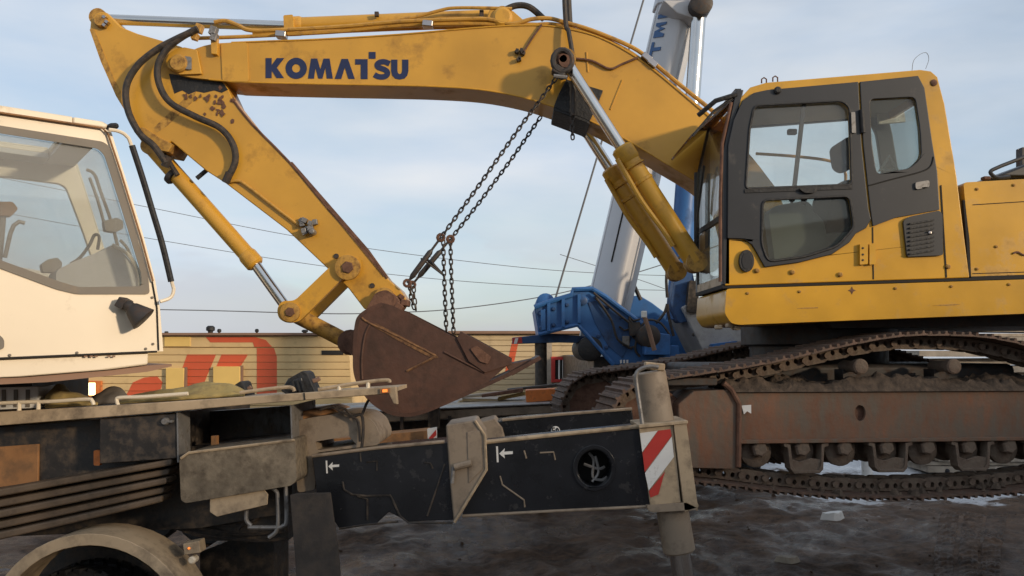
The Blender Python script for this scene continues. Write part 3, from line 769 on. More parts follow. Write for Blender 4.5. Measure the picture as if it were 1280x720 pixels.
hood = MB().pp(rnd([(1204, 228), (1560, 208), (1570, 340), (1213, 349), (1210, 290)], 5), HN + .05, HF - HN - .1).build('engine_hood', 'yellow_cab', EX, bevel=.035, seg=3)
MB().pp([(1204, 250), (1206, 250), (1212, 300), (1214, 347), (1211, 347), (1208, 300)], HN + .03, .03).build('door_seam', 'dark_gap', hood)
MB().tube([P(p[0], p[1], HN + .045) for p in catmull([(1266, 317), (1272, 315), (1280, 319), (1290, 316)], 3)], .008, 6).build('dent', 'rust', hood)
MB().pp(rnd([(1560, 205), (1700, 212), (1712, 300), (1690, 395), (1560, 385)], 12), HN, HF - HN).build('counterweight', 'yellow_cab', EX, bevel=.06, seg=3)
MB().pp([(1244, 220), (1300, 198), (1400, 196), (1400, 222)], HN + .6, 1.2).build('hood_top', 'black_frame', hood, bevel=.02)
MB().tube([P(p[0], p[1], HN + .35) for p in catmull([(1262, 221), (1246, 222), (1238, 215), (1248, 209), (1276, 198), (1400, 150), (1400, 214)], 4)], .017, 8).build('handrail', 'black_frame', hood)
MB().pp([(1278, 184), (1284, 184), (1284, 206), (1278, 206)], HN + .9, .1).build('exhaust', 'dark_steel', hood)
for pts in ([(1216, 256), (1280, 252), (1420, 244)], [(1420, 222), (1426, 344)], [(1216, 342), (1420, 336)]):
    MB().tube([P(p[0], p[1], HN + .049) for p in pts], .0035, 5).build('panel_seam', 'dark_gap', hood)
for (x, y) in ((1222, 236), (1222, 336), (1268, 231), (1262, 345), (1246, 308)):
    MB().lathe(P(x, y, HN + .038), (0, 1, 0), [(0, .008), (.004, .013), (.014, .013)], 8).build('bolt', 'yellow_worn', hood)
MB().box(P(1232, 223, HN + .3), (.06, .06, .03)).build('latch', 'rust', hood, bevel=.01)

# ---- cab
CN, CF = 6.8, 7.8
side = [(906, 357), (907, 300), (909, 180), (916, 148), (926, 122), (938, 109), (958, 103)] + [(1150, 87), (1164, 89), (1172, 96), (1181, 130), (1196, 220), (1206, 300), (1212, 347)]
win1 = rnd([(943, 132), (1052, 126), (1062, 134), (1065, 231), (932, 236), (937, 160)], 6)
win2 = rnd([(953, 250), (1062, 245), (1068, 284), (1046, 308), (1005, 321), (960, 327), (952, 305)], 8)
win3 = rnd([(1087, 124), (1144, 121), (1150, 160), (1152, 196), (1138, 210), (1096, 218), (1090, 180)], 7)
cab = MB().pp(side, CN, .05, [win1, win2, win3]).build('cab', 'yellow_cab', EX, bevel=.008)
farw = [rnd([(922, 132), (940, 124), (1146, 108), (1158, 128), (1174, 230), (1178, 300), (1100, 322), (922, 332)], 6)]
MB().pp(side, CF - .05, .05, farw, ref=CN).build('side_wall', 'black_frame', cab, bevel=.008)
for q in farw: MB().pp(q, CF - .03, .008, ref=CN).build('pane', 'clear_glass', cab)
# roof, rear wall, floor
rs = [(938, 109), (958, 103), (1150, 87), (1164, 89), (1172, 96), (1164, 94.5), (1150, 93), (958, 109), (940, 116)]
MB().pp(rs, CN + .02, CF - CN - .04, ref=CN).build('roof', 'yellow_cab', cab)
MB().pp([(950, 111), (1160, 96), (1164, 106), (950, 121)], CN + .06, CF - CN - .12, ref=CN).build('headliner', 'interior', cab)
rw = [(1164, 100), (1172, 96), (1181, 130), (1196, 220), (1206, 300), (1212, 347), (1200, 347), (1196, 300), (1187, 220), (1173, 130)]
MB().pp(rw[:2] + [(1176, 112), (1168, 114)], CN + .02, CF - CN - .04, ref=CN).build('rear_wall', 'yellow_cab', cab)
MB().pp([(1196, 222), (1206, 300), (1212, 347), (1200, 347), (1186, 222)], CN + .05, CF - CN - .1, ref=CN).build('rear_wall', 'black_frame', cab)
MB().pp([(1176, 114), (1178, 114), (1194, 222), (1192, 222)], CN + .06, CF - CN - .12, ref=CN).build('rear_pane', 'clear_glass', cab)
MB().pp([(910, 340), (1208, 332), (1210, 346), (910, 355)], CN + .052, CF - CN - .104, ref=CN).build('floor', 'black_frame', cab)
# dark door and rear side panel
door = [(909, 298), (910, 182), (917, 150), (928, 126), (942, 116), (960, 112), (1073, 102), (1077, 180), (1086, 262), (1089, 274), (1083, 285), (1070, 292), (1062, 303), (1040, 318), (1000, 328), (956, 334), (947, 318), (940, 306), (930, 299)]
d_ = MB().pp(door, CN - .022, .02, [win1, win2]).build('door', 'black_frame', cab, bevel=.006)
d_['label'] = 'dark grey glazed cab door'
for q, mt_ in ((win1, 'clear_glass'), (win2, 'tint_glass')):
    MB().pp(q, CN + .01, .006).build('pane', mt_, d_)
    qq = [P(p[0], p[1], CN - .022) for p in q]
    MB().tube(qq, .011, 6, closed=True).build('gasket', 'black_rubber', d_)
MB().pp([(931, 236.5), (1066, 231.5), (1066, 236), (931, 241)], CN - .03, .03).build('window_rail', 'black_rubber', d_)
MB().pp([(1003, 128), (1008, 128), (996, 233), (991, 233)], CN + .02, .02).build('sash_bar', 'black_rubber', d_)
MB().pp(rnd([(999, 236), (1006, 233), (1018, 233), (1024, 236), (1018, 241), (1006, 241)], 2), CN - .05, .028).build('latch', 'black_rubber', d_, bevel=.005)
MB().lathe(P(973, 112, CN - .05), (0, 1, 0), [(0, .02), (.01, .03), (.03, .03)], 12).build('bumper_stop', 'black_rubber', d_)
rp_ = [(1075, 102), (1148, 94.5), (1156, 110), (1166, 180), (1172, 215), (1175, 262), (1120, 272), (1091, 283), (1088, 262), (1079, 180)]
rpn = MB().pp(rp_, CN - .018, .016, [win3]).build('rear_panel', 'black_frame', cab, bevel=.006)
MB().pp(win3, CN + .01, .006).build('pane', 'tint_glass', rpn)
MB().tube([P(p[0], p[1], CN - .02) for p in catmull([(1086, 232), (1115, 224), (1150, 215), (1163, 208), (1167, 196)], 4)], .006, 6).build('seam', 'dark_gap', rpn)
MB().pp(rnd([(1144, 228), (1162, 225), (1162, 234), (1145, 237)], 3), CN - .035, .02).build('key_latch', 'grey_steel', rpn, bevel=.004)
MB().pp(rnd([(1064, 140), (1069, 140), (1070, 166), (1065, 166)], 1), CN - .04, .02).build('upper_hinge', 'grey_steel', d_, bevel=.004)
MB().cyl(P(1077, 137, CN - .035), P(1079, 166, CN - .035), .018, n=10).build('hinge_barrel', 'black_rubber', d_)
for (x0, x1) in ((1075, 1085), (1087, 1095)):
    hg = MB().pp(rnd([(x0, 305), (x1, 303), (x1, 330), (x0, 331)], 1.5), CN - .03, .028).build('hinge_leaf', 'yellow_cab', cab, bevel=.005)
    if x0 < 1080:
        for (x, y) in ((1079, 310), (1079, 318), (1079, 325)): MB().lathe(P(x, y, CN - .036), (0, 1, 0), [(0, .006), (.003, .009), (.008, .009)], 8).build('bolt', 'dark_steel', hg)
MB().pp([(1090.2, 284), (1091.6, 283.6), (1092.6, 349), (1091.2, 349)], CN - .004, .003).build('panel_seam', 'dark_gap', cab)
MB().pp([(1175, 232), (1177, 231), (1184, 347), (1182, 347)], CN - .004, .003).build('panel_seam', 'dark_gap', cab)
# oval lamp, bolts
ov = MB().pp(circ(933.5, 326, 9.5, 14, 22), CN - .03, .03).build('grab_socket', 'black_rubber', cab, bevel=.006)
MB().pp(circ(933.5, 326, 6, 10, 18), CN - .034, .006).build('socket_face', 'seat', ov)
for (x, y) in ((947, 338), (991, 340), (1051, 343), (1186, 333)):
    MB().lathe(P(x, y, CN - .02), (0, 1, 0), [(0, .012), (.006, .02), (.02, .02)], 10).build('bolt', 'yellow_worn', cab)
# louvre
lv = MB().pp(rnd([(1129, 276), (1136, 271), (1174, 263), (1178, 267), (1179, 319), (1134, 321)], 3), CN - .025, .023).build('louvre', 'black_frame', cab, bevel=.005)
for i in range(8):
    y = 276 + i * 5.4
    MB().pp(rnd([(1137, y + 2.5), (1168, y - 2.5), (1168, y - .2), (1137, y + 4.8)], 1), CN - .04, .02).build('slat', 'black_rubber', lv)
MB().box(P(1162, 291, CN - .035), (.03, .03, .03)).build('lock', 'dirty_chrome', lv, bevel=.01)
# front: pillars, panes, visor, handrail
fx = lambda y: P(907 if y > 180 else 907 + (180 - y) * .2, y, CN).x
def front(y, Yp):        # point on the front plane at photograph height y (measured at the near side)
    q = P(905 if y > 190 else 905 + (190 - y) * .22, y, CN); return Vector((q.x, Yp, q.z))
for (Ya, Yb) in ((CN, CN + .05), (CF - .05, CF)):
    lo = [front(y, Ya) for y in (356, 300, 190, 160, 130, 112)]
    hi = [front(y, Yb) for y in (356, 300, 190, 160, 130, 112)]
    MB().hull([p + Vector((-.012, 0, 0)) for p in lo] + [p + Vector((.05, 0, 0)) for p in lo[::-1]], [p + Vector((-.012, 0, 0)) for p in hi] + [p + Vector((.05, 0, 0)) for p in hi[::-1]]).build('front_pillar', 'black_frame', cab, bevel=.008)
def fpane(y0, y1, name, m_, off=0.0, ya=CN + .06, yb=CF - .06, th=.012):
    ys = [y0 + (y1 - y0) * k / 5 for k in range(6)]
    A = [front(y, ya) for y in ys]; B = [front(y, yb) for y in ys]
    o_ = Vector((off, 0, 0)); T_ = Vector((th, 0, 0))
    mb = MB()
    return mb.hull([p + o_ for p in A] + [p + o_ + T_ for p in A[::-1]], [p + o_ for p in B] + [p + o_ + T_ for p in B[::-1]]).build(name, m_, cab)
fpane(118, 268, 'windscreen', 'clear_glass'); fpane(272, 346, 'lower_windscreen', 'clear_glass')
fpane(266, 273, 'front_rail', 'black_rubber', -.006, th=.03); fpane(345, 357, 'front_sill', 'cream_dirty', -.01, th=.05); fpane(108, 120, 'front_header', 'black_frame', -.01, th=.05)
MB().tube([front(y, CN + .02) + Vector((-.03, -.02, 0)) for y in (352, 330, 250, 180, 140, 128)], .014, 8).build('grab_rail', 'rust', cab)
MB().tube([front(y, CF - .2) + Vector((-.05, 0, 0)) for y in (300, 270, 240, 200, 190)], .022, 8).build('wiper_column', 'black_rubber', cab)
MB().tube([Vector(p) for p in (front(300, CF - .2) + Vector((-.05, 0, 0)), front(250, CF - .3) + Vector((-.06, 0, 0)), front(190, CF - .5) + Vector((-.05, 0, 0)))], .012, 6).build('wiper_arm', 'black_rubber', cab)
a, b_ = front(122, CN + .02), front(122, CF - .02)
c, d = front(165, CN + .05) + Vector((-.28, 0, -.02)), front(165, CF - .05) + Vector((-.28, 0, -.02))
MB().hull([a, b_, d, c], [p + Vector((-.01, 0, .012)) for p in (a, b_, d, c)]).build('sun_visor', 'visor', cab)
MB().tube([a + Vector((-.01, 0, .01)), a.lerp(c, .5) + Vector((0, 0, .05)), c], .012, 6).build('visor_arm', 'black_rubber', cab)
MB().tube([front(118, CN + .0), front(126, CN) + Vector((-.16, 0, 0)), front(140, CN + .1) + Vector((-.26, 0, 0))], .02, 6).build('visor_bracket', 'black_rubber', cab)
# roof hooks
for x in (955, 969):
    yb_ = 104 if x < 960 else 102
    MB().tube([P(x - 3, yb_, CN + .2), P(x - 3, yb_ - 5, CN + .2), P(x, yb_ - 7, CN + .2), P(x + 3, yb_ - 5, CN + .2), P(x + 3, yb_, CN + .2)], .006, 6).build('lifting_eye', 'rust', cab)
MB().tube([P(p[0], p[1], CN + .4) for p in catmull([(1140, 89), (1142, 76), (1150, 68), (1158, 66), (1161, 74), (1157, 86)], 4)], .0025, 4).build('loose_wire', 'wire', cab)
MB().lathe(P(1168, 103, CN - .012), (0, 1, 0), [(0, .018), (.006, .028), (.02, .028)], 12).build('grommet', 'rust', cab)
# seat, console, levers
st = MB().pp(rnd([(1040, 236), (1052, 226), (1080, 222), (1092, 300), (1080, 318), (1040, 320), (1030, 300)], 8), 7.1, .45).build('seat', 'seat', cab, bevel=.04, seg=3)
MB().pp(rnd([(1050, 178), (1060, 170), (1074, 176), (1078, 204), (1064, 210), (1054, 204)], 7), 7.2, .26).build('headrest', 'seat', st, bevel=.03, seg=3)
MB().pp(rnd([(990, 296), (1080, 288), (1084, 318), (1000, 325)], 8), 7.08, .5).build('cushion', 'grey_fabric', st, bevel=.04, seg=3)
MB().pp(rnd([(960, 262), (1000, 252), (1030, 275), (1040, 335), (970, 340)], 8), 7.0, .14).build('console', 'interior', cab, bevel=.02)
MB().pp(rnd([(965, 258), (1010, 250), (1030, 280), (1040, 335), (975, 340)], 8), 7.5, .14).build('console', 'interior', cab, bevel=.02)
for (x, Yl) in ((1000, 7.05), (985, 7.3)):
    lvv = MB().tube([P(x, 290, Yl), P(x + 6, 262, Yl), P(x + 4, 246, Yl)], .012, 8).build('lever', 'dark_steel', cab)
    MB().lathe(P(x + 5, 252, Yl), (0, 0, 1), [(0, .02), (.02, .03), (.08, .026), (.1, .01)], 10).build('knob', 'seat', lvv)
MB().tube([P(p[0], p[1], 7.6) for p in catmull([(945, 192), (1000, 196), (1040, 202), (1056, 214), (1056, 236)], 4)], .014, 8).build('inner_rail', 'pipe_yellow', cab)
MB().pp([(1098, 140), (1130, 138), (1132, 152), (1099, 155)], 7.62, .03).build('document_holder', 'white_paint', cab)
tri_ = MB().pp([(1098, 214), (1112, 193), (1124, 212)], 7.0, .012, [[(1103, 211), (1112, 198), (1119, 210)]]).build('warning_triangle', 'white_paint', cab)
MB().box(P(990, 165, 7.4), (.08, .05, .05)).build('roof_fitting', 'seat', cab, bevel=.01)

# ---- undercarriage
PHI = R(6.0); c_, s_ = math.cos(PHI), math.sin(PHI)
ID = Vector((1.07, 6.80))
UZ = ZC - 2.0
def U(a, lat, z): return Vector((ID.x + c_ * a + s_ * lat, ID.y + s_ * a - c_ * lat, z + UZ))
UM = Matrix(((c_, s_, 0), (s_, -c_, 0), (0, 0, 1)))        # columns: along, lateral, up
topc = catmull([(0, 1.78), (.45, 1.84), (.95, 1.92), (1.5, 2.04), (1.95, 2.115), (2.35, 2.125), (2.75, 2.10), (3.2, 2.0), (3.6, 1.88), (3.85, 1.81)], 10)
botc = catmull([(3.85, 1.09), (3.4, .98), (2.9, .92), (2.4, .895), (1.9, .89), (1.4, .91), (.9, .96), (.45, 1.02), (0, 1.06)], 10)
arcS = [(3.85 + .36 * math.sin(t), 1.45 + .36 * math.cos(t)) for t in [math.pi * k / 16 for k in range(1, 16)]]
arcI = [(-.36 * math.sin(t), 1.42 - .36 * math.cos(t)) for t in [math.pi * k / 16 for k in range(1, 16)]]
path = topc + arcS + botc + arcI
def resample(path, n):
    m = len(path); seg = []; tot = 0
    for i in range(m):
        d = math.dist(path[i], path[(i + 1) % m]); seg.append((tot, d)); tot += d
    out = []
    for k in range(n):
        s0 = tot * k / n
        for i in range(m):
            if seg[i][0] <= s0 <= seg[i][0] + seg[i][1] + 1e-9:
                t = (s0 - seg[i][0]) / max(seg[i][1], 1e-9); a, b = path[i], path[(i + 1) % m]
                out.append((a[0] + (b[0] - a[0]) * t, a[1] + (b[1] - a[1]) * t)); break
    return out, tot
NS = 52
pts, TOT = resample(path, NS)
pitch = TOT / NS
# one shoe (triple grouser) and one pair of links, local x along travel, y lateral, z outward
def mesh_of(mb, name, m_):
    o = mb.build(name, m_, None, bevel=0); 
    return o
def shoe_mesh():
    mb = MB(); hp = pitch / 2; W_ = .31
    prof = [(-hp - .012, 0), (hp - .004, .004), (hp - .004, .016), (hp - .03, .02), (hp - .034, .042), (hp - .048, .042), (hp - .054, .018), (.008, .016), (.004, .036), (-.012, .036), (-.018, .016), (-hp + .034, .014), (-hp + .03, .036), (-hp + .012, .036), (-hp + .006, .012), (-hp - .012, .012)]
    ch = []
    for y in (-W_, W_): ch.append([Vector((p[0], y, p[1])) for p in prof])
    mb.hull(ch[0], ch[1]); return mb
def link_mesh():
    mb = MB(); hp = pitch / 2
    for y in (-.085, .085):
        out = rnd([(-hp - .03, -.01), (-hp + .01, -.10), (hp - .02, -.105), (hp + .035, -.075), (hp + .03, -.015), (hp - .02, -.004), (-hp + .03, -.004)], .02, 3)
        h1 = circ(-.035, -.045, .018, .022, 8); h2 = circ(.035, -.045, .018, .022, 8)
        mb.plate(out, [h1, h2], lambda p, y=y: Vector((p[0], y - .022, p[1])), (0, .044, 0))
    mb.cyl((-hp, -.14, -.055), (-hp, .14, -.055), .026, n=10)
    return mb
def raw(mb, name, m_):
    me = bpy.data.meshes.new(name); me.from_pydata(mb.v, [], mb.f)
    bm = bmesh.new(); bm.from_mesh(me); bmesh.ops.recalc_face_normals(bm, faces=bm.faces); bm.to_mesh(me); bm.free()
    me.materials.append(MATS[m_]); return me
shoe_me = raw(shoe_mesh(), 'shoe', 'track_rust'); link_me = raw(link_mesh(), 'link', 'muddy_steel')
def track(lat0):
    # the wheels and frame that carry the chain make the part; shoes and links are its sub-parts
    mb = MB()
    mb.lathe(U(0, lat0 + .12, 1.42), UM @ Vector((0, -1, 0)), [(0, .20), (.03, .30), (.05, .31), (.08, .27), (.16, .27), (.19, .31), (.21, .30), (.24, .2)], 32)
    tr = mb.build('track', 'rust', EX)
    for i, p in enumerate(pts):
        q = pts[(i + 1) % NS]; o_ = pts[i - 1]
        t = (Vector(q) - Vector(o_)).normalized()
        tx = UM @ Vector((t.x, 0, t.y)); nz_ = UM @ Vector((-t.y, 0, t.x)); ty = nz_.cross(tx)
        M = Matrix((tx, ty, nz_)).transposed().to_4x4()
        M.translation = U(p[0], lat0 + random.uniform(-.004, .004), p[1])
        for nm, me in (('shoe', shoe_me), ('link', link_me)):
            o = bpy.data.objects.new(nm, me); COL.objects.link(o)
            o.parent = tr; o.matrix_parent_inverse = wmat(tr).inverted(); o.matrix_basis = M
    return tr
GA = 2.2
trN = track(0.0); trN['label'] = 'rusty sagging track on the side of the cab'
trF = track(-GA)
def ubox(a0, a1, l0, l1, z0, z1): 
    return MB().box((U(a0, l0, z0) + U(a1, l1, z1)) / 2, (a1 - a0, l1 - l0, z1 - z0), UM)
for lat0 in (0.0, -GA):
    sg = 1 if lat0 == 0 else -1
    near = lat0 == 0
    ou = lambda l: lat0 + l * sg
    # frame side plate with its oval opening, hanging end box
    fn = lambda p, L=ou(.21): U(p[0], L, p[1])
    fr = MB()
    fr.plate([(.50, 1.30), (3.5, 1.30), (3.5, 1.70), (.50, 1.70)], [circ(1.66, 1.52, .042, .062, 16)], fn, UM @ Vector((0, -.03 * sg, 0)))
    fo = fr.build('track_frame', 'frame_rust', EX, bevel=.006)
    a_, b__ = sorted((ou(.17), ou(-.2)))
    ubox(.52, 3.48, a_, b__, 1.31, 1.68).build('frame_box', 'rust', fo)
    l0, l1 = sorted((ou(.215), ou(.25)))
    ubox(.66, 3.5, l0, l1, 1.295, 1.325).build('lower_flange', 'frame_rust', fo, bevel=.006)
    en = MB().plate([(.18, 1.12), (.64, 1.10), (.66, 1.30), (.66, 1.62), (.60, 1.71), (.30, 1.70), (.18, 1.6)], None, lambda p, L=ou(.235): U(p[0], L, p[1]), UM @ Vector((0, -.4 * sg, 0))).build('idler_guard', 'frame_rust', fo, bevel=.012)
    MB().tube([U(.645, ou(.245), 1.12), U(.66, ou(.245), 1.6), U(.60, ou(.245), 1.71), U(.54, ou(.245), 1.76)], .022, 8).build('guard_edge', 'rust', fo)
    # bottom rollers and their guards
    for k in range(8):
        a = .83 + k * .345
        ro = MB().lathe(U(a, lat0 + .16, 1.225), UM @ Vector((0, -1, 0)), [(0, .09), (.02, .125), (.07, .125), (.09, .10), (.23, .10), (.25, .125), (.3, .125), (.32, .09)], 20).build('roller', 'muddy_steel', EX)
        q = U(a, ou(.16), 1.25)
        MB().lathe(q, UM @ Vector((0, sg, 0)), [(0, .065), (.06, .065), (.075, .05)], 6).build('shaft_cap', 'muddy_steel', ro)
    for a in (1.18, 1.87, 2.56, 3.2):
        g = [(a - .165, 1.298), (a - .11, 1.285), (a - .095, 1.12), (a - .07, 1.085), (a + .11, 1.085), (a + .13, 1.12), (a + .14, 1.285), (a + .2, 1.298), (a + .2, 1.27), (a + .165, 1.26), (a + .15, 1.09), (a + .12, 1.06), (a - .085, 1.06), (a - .12, 1.10), (a - .135, 1.26), (a - .165, 1.27)]
        MB().plate(g, None, lambda p, L=ou(.24): U(p[0], L, p[1]), UM @ Vector((0, -.1 * sg, 0))).build('roller_guard', 'muddy_steel', fo, bevel=.006)
        MB().plate([(a - .1, 1.17), (a - .03, 1.15), (a + .06, 1.175), (a + .14, 1.165), (a + .14, 1.1), (a + .1, 1.075), (a - .08, 1.075), (a - .1, 1.1)], None, lambda p, L=ou(.225): U(p[0], L, p[1]), UM @ Vector((0, -.03 * sg, 0))).build('guard_plate', 'muddy_steel', fo, bevel=.006)
    for a in (1.66, 2.44):
        MB().lathe(U(a, ou(.25), 1.885), UM @ Vector((0, -sg, 0)), [(0, .05), (.01, .062), (.06, .062), (.08, .045), (.3, .045)], 18).build('carrier_roller', 'muddy_steel', EX)
        ubox(a - .05, a + .05, *sorted((ou(.05), ou(-.1))), 1.68, 1.86).build('roller_bracket', 'dark_steel', EX)
    # sprocket
    MB().lathe(U(3.85, lat0 + .1, 1.45), UM @ Vector((0, -1, 0)), [(0, .2), (.04, .3), (.16, .3), (.2, .2)], 28).build('sprocket', 'rust', EX)
    # caked mud along the frame top
    v = []; f = []; N1, N2 = 90, 12
    for i in range(N1 + 1):
        a = .56 + 2.9 * i / N1
        for j in range(N2 + 1):
            l_ = -.2 + .44 * j / N2
            e = min(1, j / 1.5, (N2 - j) / 2.0)
            hgt = (.075 + .06 * mnoise.noise((a * 3, l_ * 5, lat0)) + .05 * mnoise.noise((a * 11, l_ * 11, 2)) + .03 * mnoise.noise((a * 30, l_ * 30, 5))) * e
            v.append(U(a, ou(l_), 1.69 + max(hgt, -.005)))
    for i in range(N1):
        for j in range(N2):
            p0 = i * (N2 + 1) + j; f.append((p0, p0 + 1, p0 + N2 + 2, p0 + N2 + 1))
    mb = MB(); mb.add(v, f); mo = mb.build('caked_mud', 'mud', fo, ang=60); mo['kind'] = 'stuff'
    # clods lying inside the lower run
    mb = MB()
    for i in range(150):
        a = random.uniform(.1, 3.7); l_ = random.uniform(-.28, .29)
        zb = 1.06 - .165 * math.sin(math.pi * min(1, max(0, a / 3.85))) 
        r = random.uniform(.015, .05)
        loop = [U(a + math.cos(k) * r * random.uniform(.6, 1.2), lat0 + l_ + math.sin(k) * r * random.uniform(.6, 1.2), zb - .012) for k in (0, 1.05, 2.1, 3.14, 4.2, 5.2)]
        ce = U(a, lat0 + l_, zb + r * .8)
        mb.hull(loop, [p.lerp(ce, .6) + Vector((0, 0, r * .3)) for p in loop])
    mo = mb.build('track_clods', 'mud', trN if near else trF); mo['kind'] = 'stuff'
# hanging clump of mud on the near chain and car body between the tracks
ubox(.7, 3.3, -1.95, -.2, 1.35, 1.9).build('car_body', 'dark_steel', EX, bevel=.05)
cc = U(1.95, -1.1, 0)
MB().lathe(Vector((cc.x, cc.y, 1.85 + UZ)), (0, 0, 1), [(0, .62), (.2, .62), (.22, .7), (HB - 1.85 - UZ + .05, .7)], 40).build('swing_ring', 'dark_steel', EX)
ubox(-.02, .5, .1, .22, 1.74, 1.80).build('dark_block', 'dark_steel', EX, bevel=.01)
MB().pp([(927, 507), (939, 506), (939, 517), (934, 514), (930, 518)], U(.75, .215, 1.5).y - .03, .004).build('paint_mark', 'white_paint', EX)

# ================================================================ slings, mat, chains
mat_pts = [(708, 99), (754, 113), (748, 128), (737, 152), (732, 149), (716, 143), (699, 137), (692, 134), (698, 118)]
o = thing('rubber_mat', P(720, 140, YN), 'black rubber mat folded round the bend of the boom under the sling', 'mat')
MB().pp(mat_pts, YN - .03, .024).build('side_flap', 'black_rubber', o, bevel=.006)
lo = [P(x, y, YN - .03) for x, y in ((692, 134), (700, 137), (716, 143), (732, 149), (737, 152))]
w_ = Vector((0, YF - YN + .07, 0)); dn = Vector((0, 0, -.03))
MB().hull(lo + [p + dn for p in lo[::-1]], [p + w_ for p in lo] + [p + w_ + dn for p in lo[::-1]]).build('bottom_flap', 'black_rubber', o, bevel=.006)
def strap(pts, Y, w0, label, mt='hose'):
    pa = [P(p[0], p[1], Y + p[2]) for p in pts]
    o = MB().tube(pa, w0, 8).build('lifting_sling', mt, None); tag(o, label, 'sling', 'slings round the boom'); return o
strap(catmull([(688, -700, .1), (700, -200, 0), (706, 10, 0), (711, 40, -.03), (716, 72, -.06), (717, 100, -.06), (716, 145, -.06)], 6), 7.8, .022, 'dark twisted lifting sling running up from the near boom pin')
strap(catmull([(693, -700, 0), (704, -200, 0), (711, 10, 0), (714, 33, 0), (712, 44, .15)], 6), 8.3, .03, 'dark lifting sling running up behind the boom top')
tag(MB().lathe(P(690, -720, 8.0), (0, 0, 1), [(-.05, .05), (.05, .12), (.35, .12), (.45, .05), (1.0, .03)], 14).build('hook_block', 'dark_steel', None), 'steel hook block holding the slings high above the boom', 'hook')

def chain(pa, label, L=.062, wr=.0075, group='lifting chains'):
    """real links along a path of world points"""
    mb = MB(); segs = []
    tot = sum((pa[i + 1] - pa[i]).length for i in range(len(pa) - 1))
    nl = int(tot / (L * .74)); 
    def at_(s):
        for i in range(len(pa) - 1):
            d = (pa[i + 1] - pa[i]).length
            if s <= d or i == len(pa) - 2: return pa[i].lerp(pa[i + 1], s / d), (pa[i + 1] - pa[i]).normalized()
            s -= d
    for k in range(nl):
        p, t = at_((k + .5) * tot / nl)
        e = t.orthogonal().normalized() if abs(t.y) > .9 else Vector((0, 1, 0)).cross(t).normalized()
        g = t.cross(e)
        if k % 2: e, g = g, e
        e = (e * math.cos(.35) + g * math.sin(.35)).normalized()
        r = L * .27; h = L * .5 - r
        ring = [p + t * (h + math.sin(a) * r) + e * math.cos(a) * r for a in [math.pi * i / 4 for i in range(5)]] + [p - t * (h + math.sin(a) * r) - e * math.cos(a) * r for a in [math.pi * i / 4 for i in range(5)]]
        mb.tube(ring, wr, 5, closed=True)
    o = mb.build('lifting_chain', 'dark_steel', None); tag(o, label, 'chain', group); return o
def pth(pts, Y): return [P(p[0], p[1], Y) for p in pts]
chain(pth([(695, 98), (676, 124), (655, 152), (600, 230), (552, 296)], 7.76), 'rusty chain from the near boom pin down across the boom side')
chain(pth([(676, 146), (640, 198), (600, 252), (564, 298)], 8.36), 'dark chain hanging from behind the boom to the bucket')
chain(pth([(716, 100), (717, 125), (715, 160), (716, 174)], 7.78), 'short chain hanging over the black mat', L=.055)
chain(pth([(554, 300), (555, 340), (558, 414)], 7.95), 'left of the two vertical chains dropping into the bucket')
chain(pth([(563, 300), (564, 340), (567, 416)], 8.2), 'right of the two vertical chains dropping into the bucket')
chain(pth([(512, 356), (514, 372), (518, 386)], 7.95), 'short chain at the bucket ear, on the arm side')
chain(pth([(517, 358), (518, 372), (520, 388)], 8.05), 'short chain at the bucket ear, on the tooth side')
for i, (a, b_, Y, hd) in enumerate((((551, 297), (509, 354), 7.85, (534, 327)), ((563, 299), (515, 356), 8.1, (536, 326)))):
    tb = thing('load_binder', P(*b_, Y), ['load binder with round hook, nearer the excavator arm', 'load binder with long handle, nearer the vertical chains'][i], 'load binder', 'chain tensioners')
    A, B = P(*a, Y), P(*b_, Y); ax = (B - A).normalized()
    MB().lathe(A + ax * .14, ax, [(0, .012), (.03, .026), (.3, .026), (.34, .012)], 10).build('barrel', 'dark_steel', tb)
    MB().tube([A + Vector((math.cos(q) * .03, 0, math.sin(q) * .03)) for q in [k * .63 for k in range(10)]], .016, 6, closed=True).build('hook', 'rust', tb)
    MB().tube([B + Vector((math.cos(q) * .03, 0, math.sin(q) * .03)) for q in [k * .63 for k in range(10)]], .014, 6, closed=True).build('hook', 'rust', tb)
    MB().tube([A, A + ax * .15], .013, 6).build('shackle', 'dark_steel', tb)
    MB().tube([B, B - ax * .16], .013, 6).build('shackle', 'dark_steel', tb)
    if i: MB().tube([P(533, 324, Y - .03), P(541, 330, Y - .03), P(555, 344, Y - .03)], [.012, .016, .008], 8).build('handle', 'dark_steel', tb)
    else: MB().tube([P(526, 323, Y), P(536, 330, Y), P(553, 343, Y + .1)], .009, 6).build('handle', 'dark_steel', tb)
# ================================================================ BEIGE CRANE CARRIER (near)
TK = thing('crane_truck', (-2.4, 5.6, 0), 'beige mobile crane carrier with its outrigger beam swung out and slewed cream cab', 'crane truck')
DY = 4.9
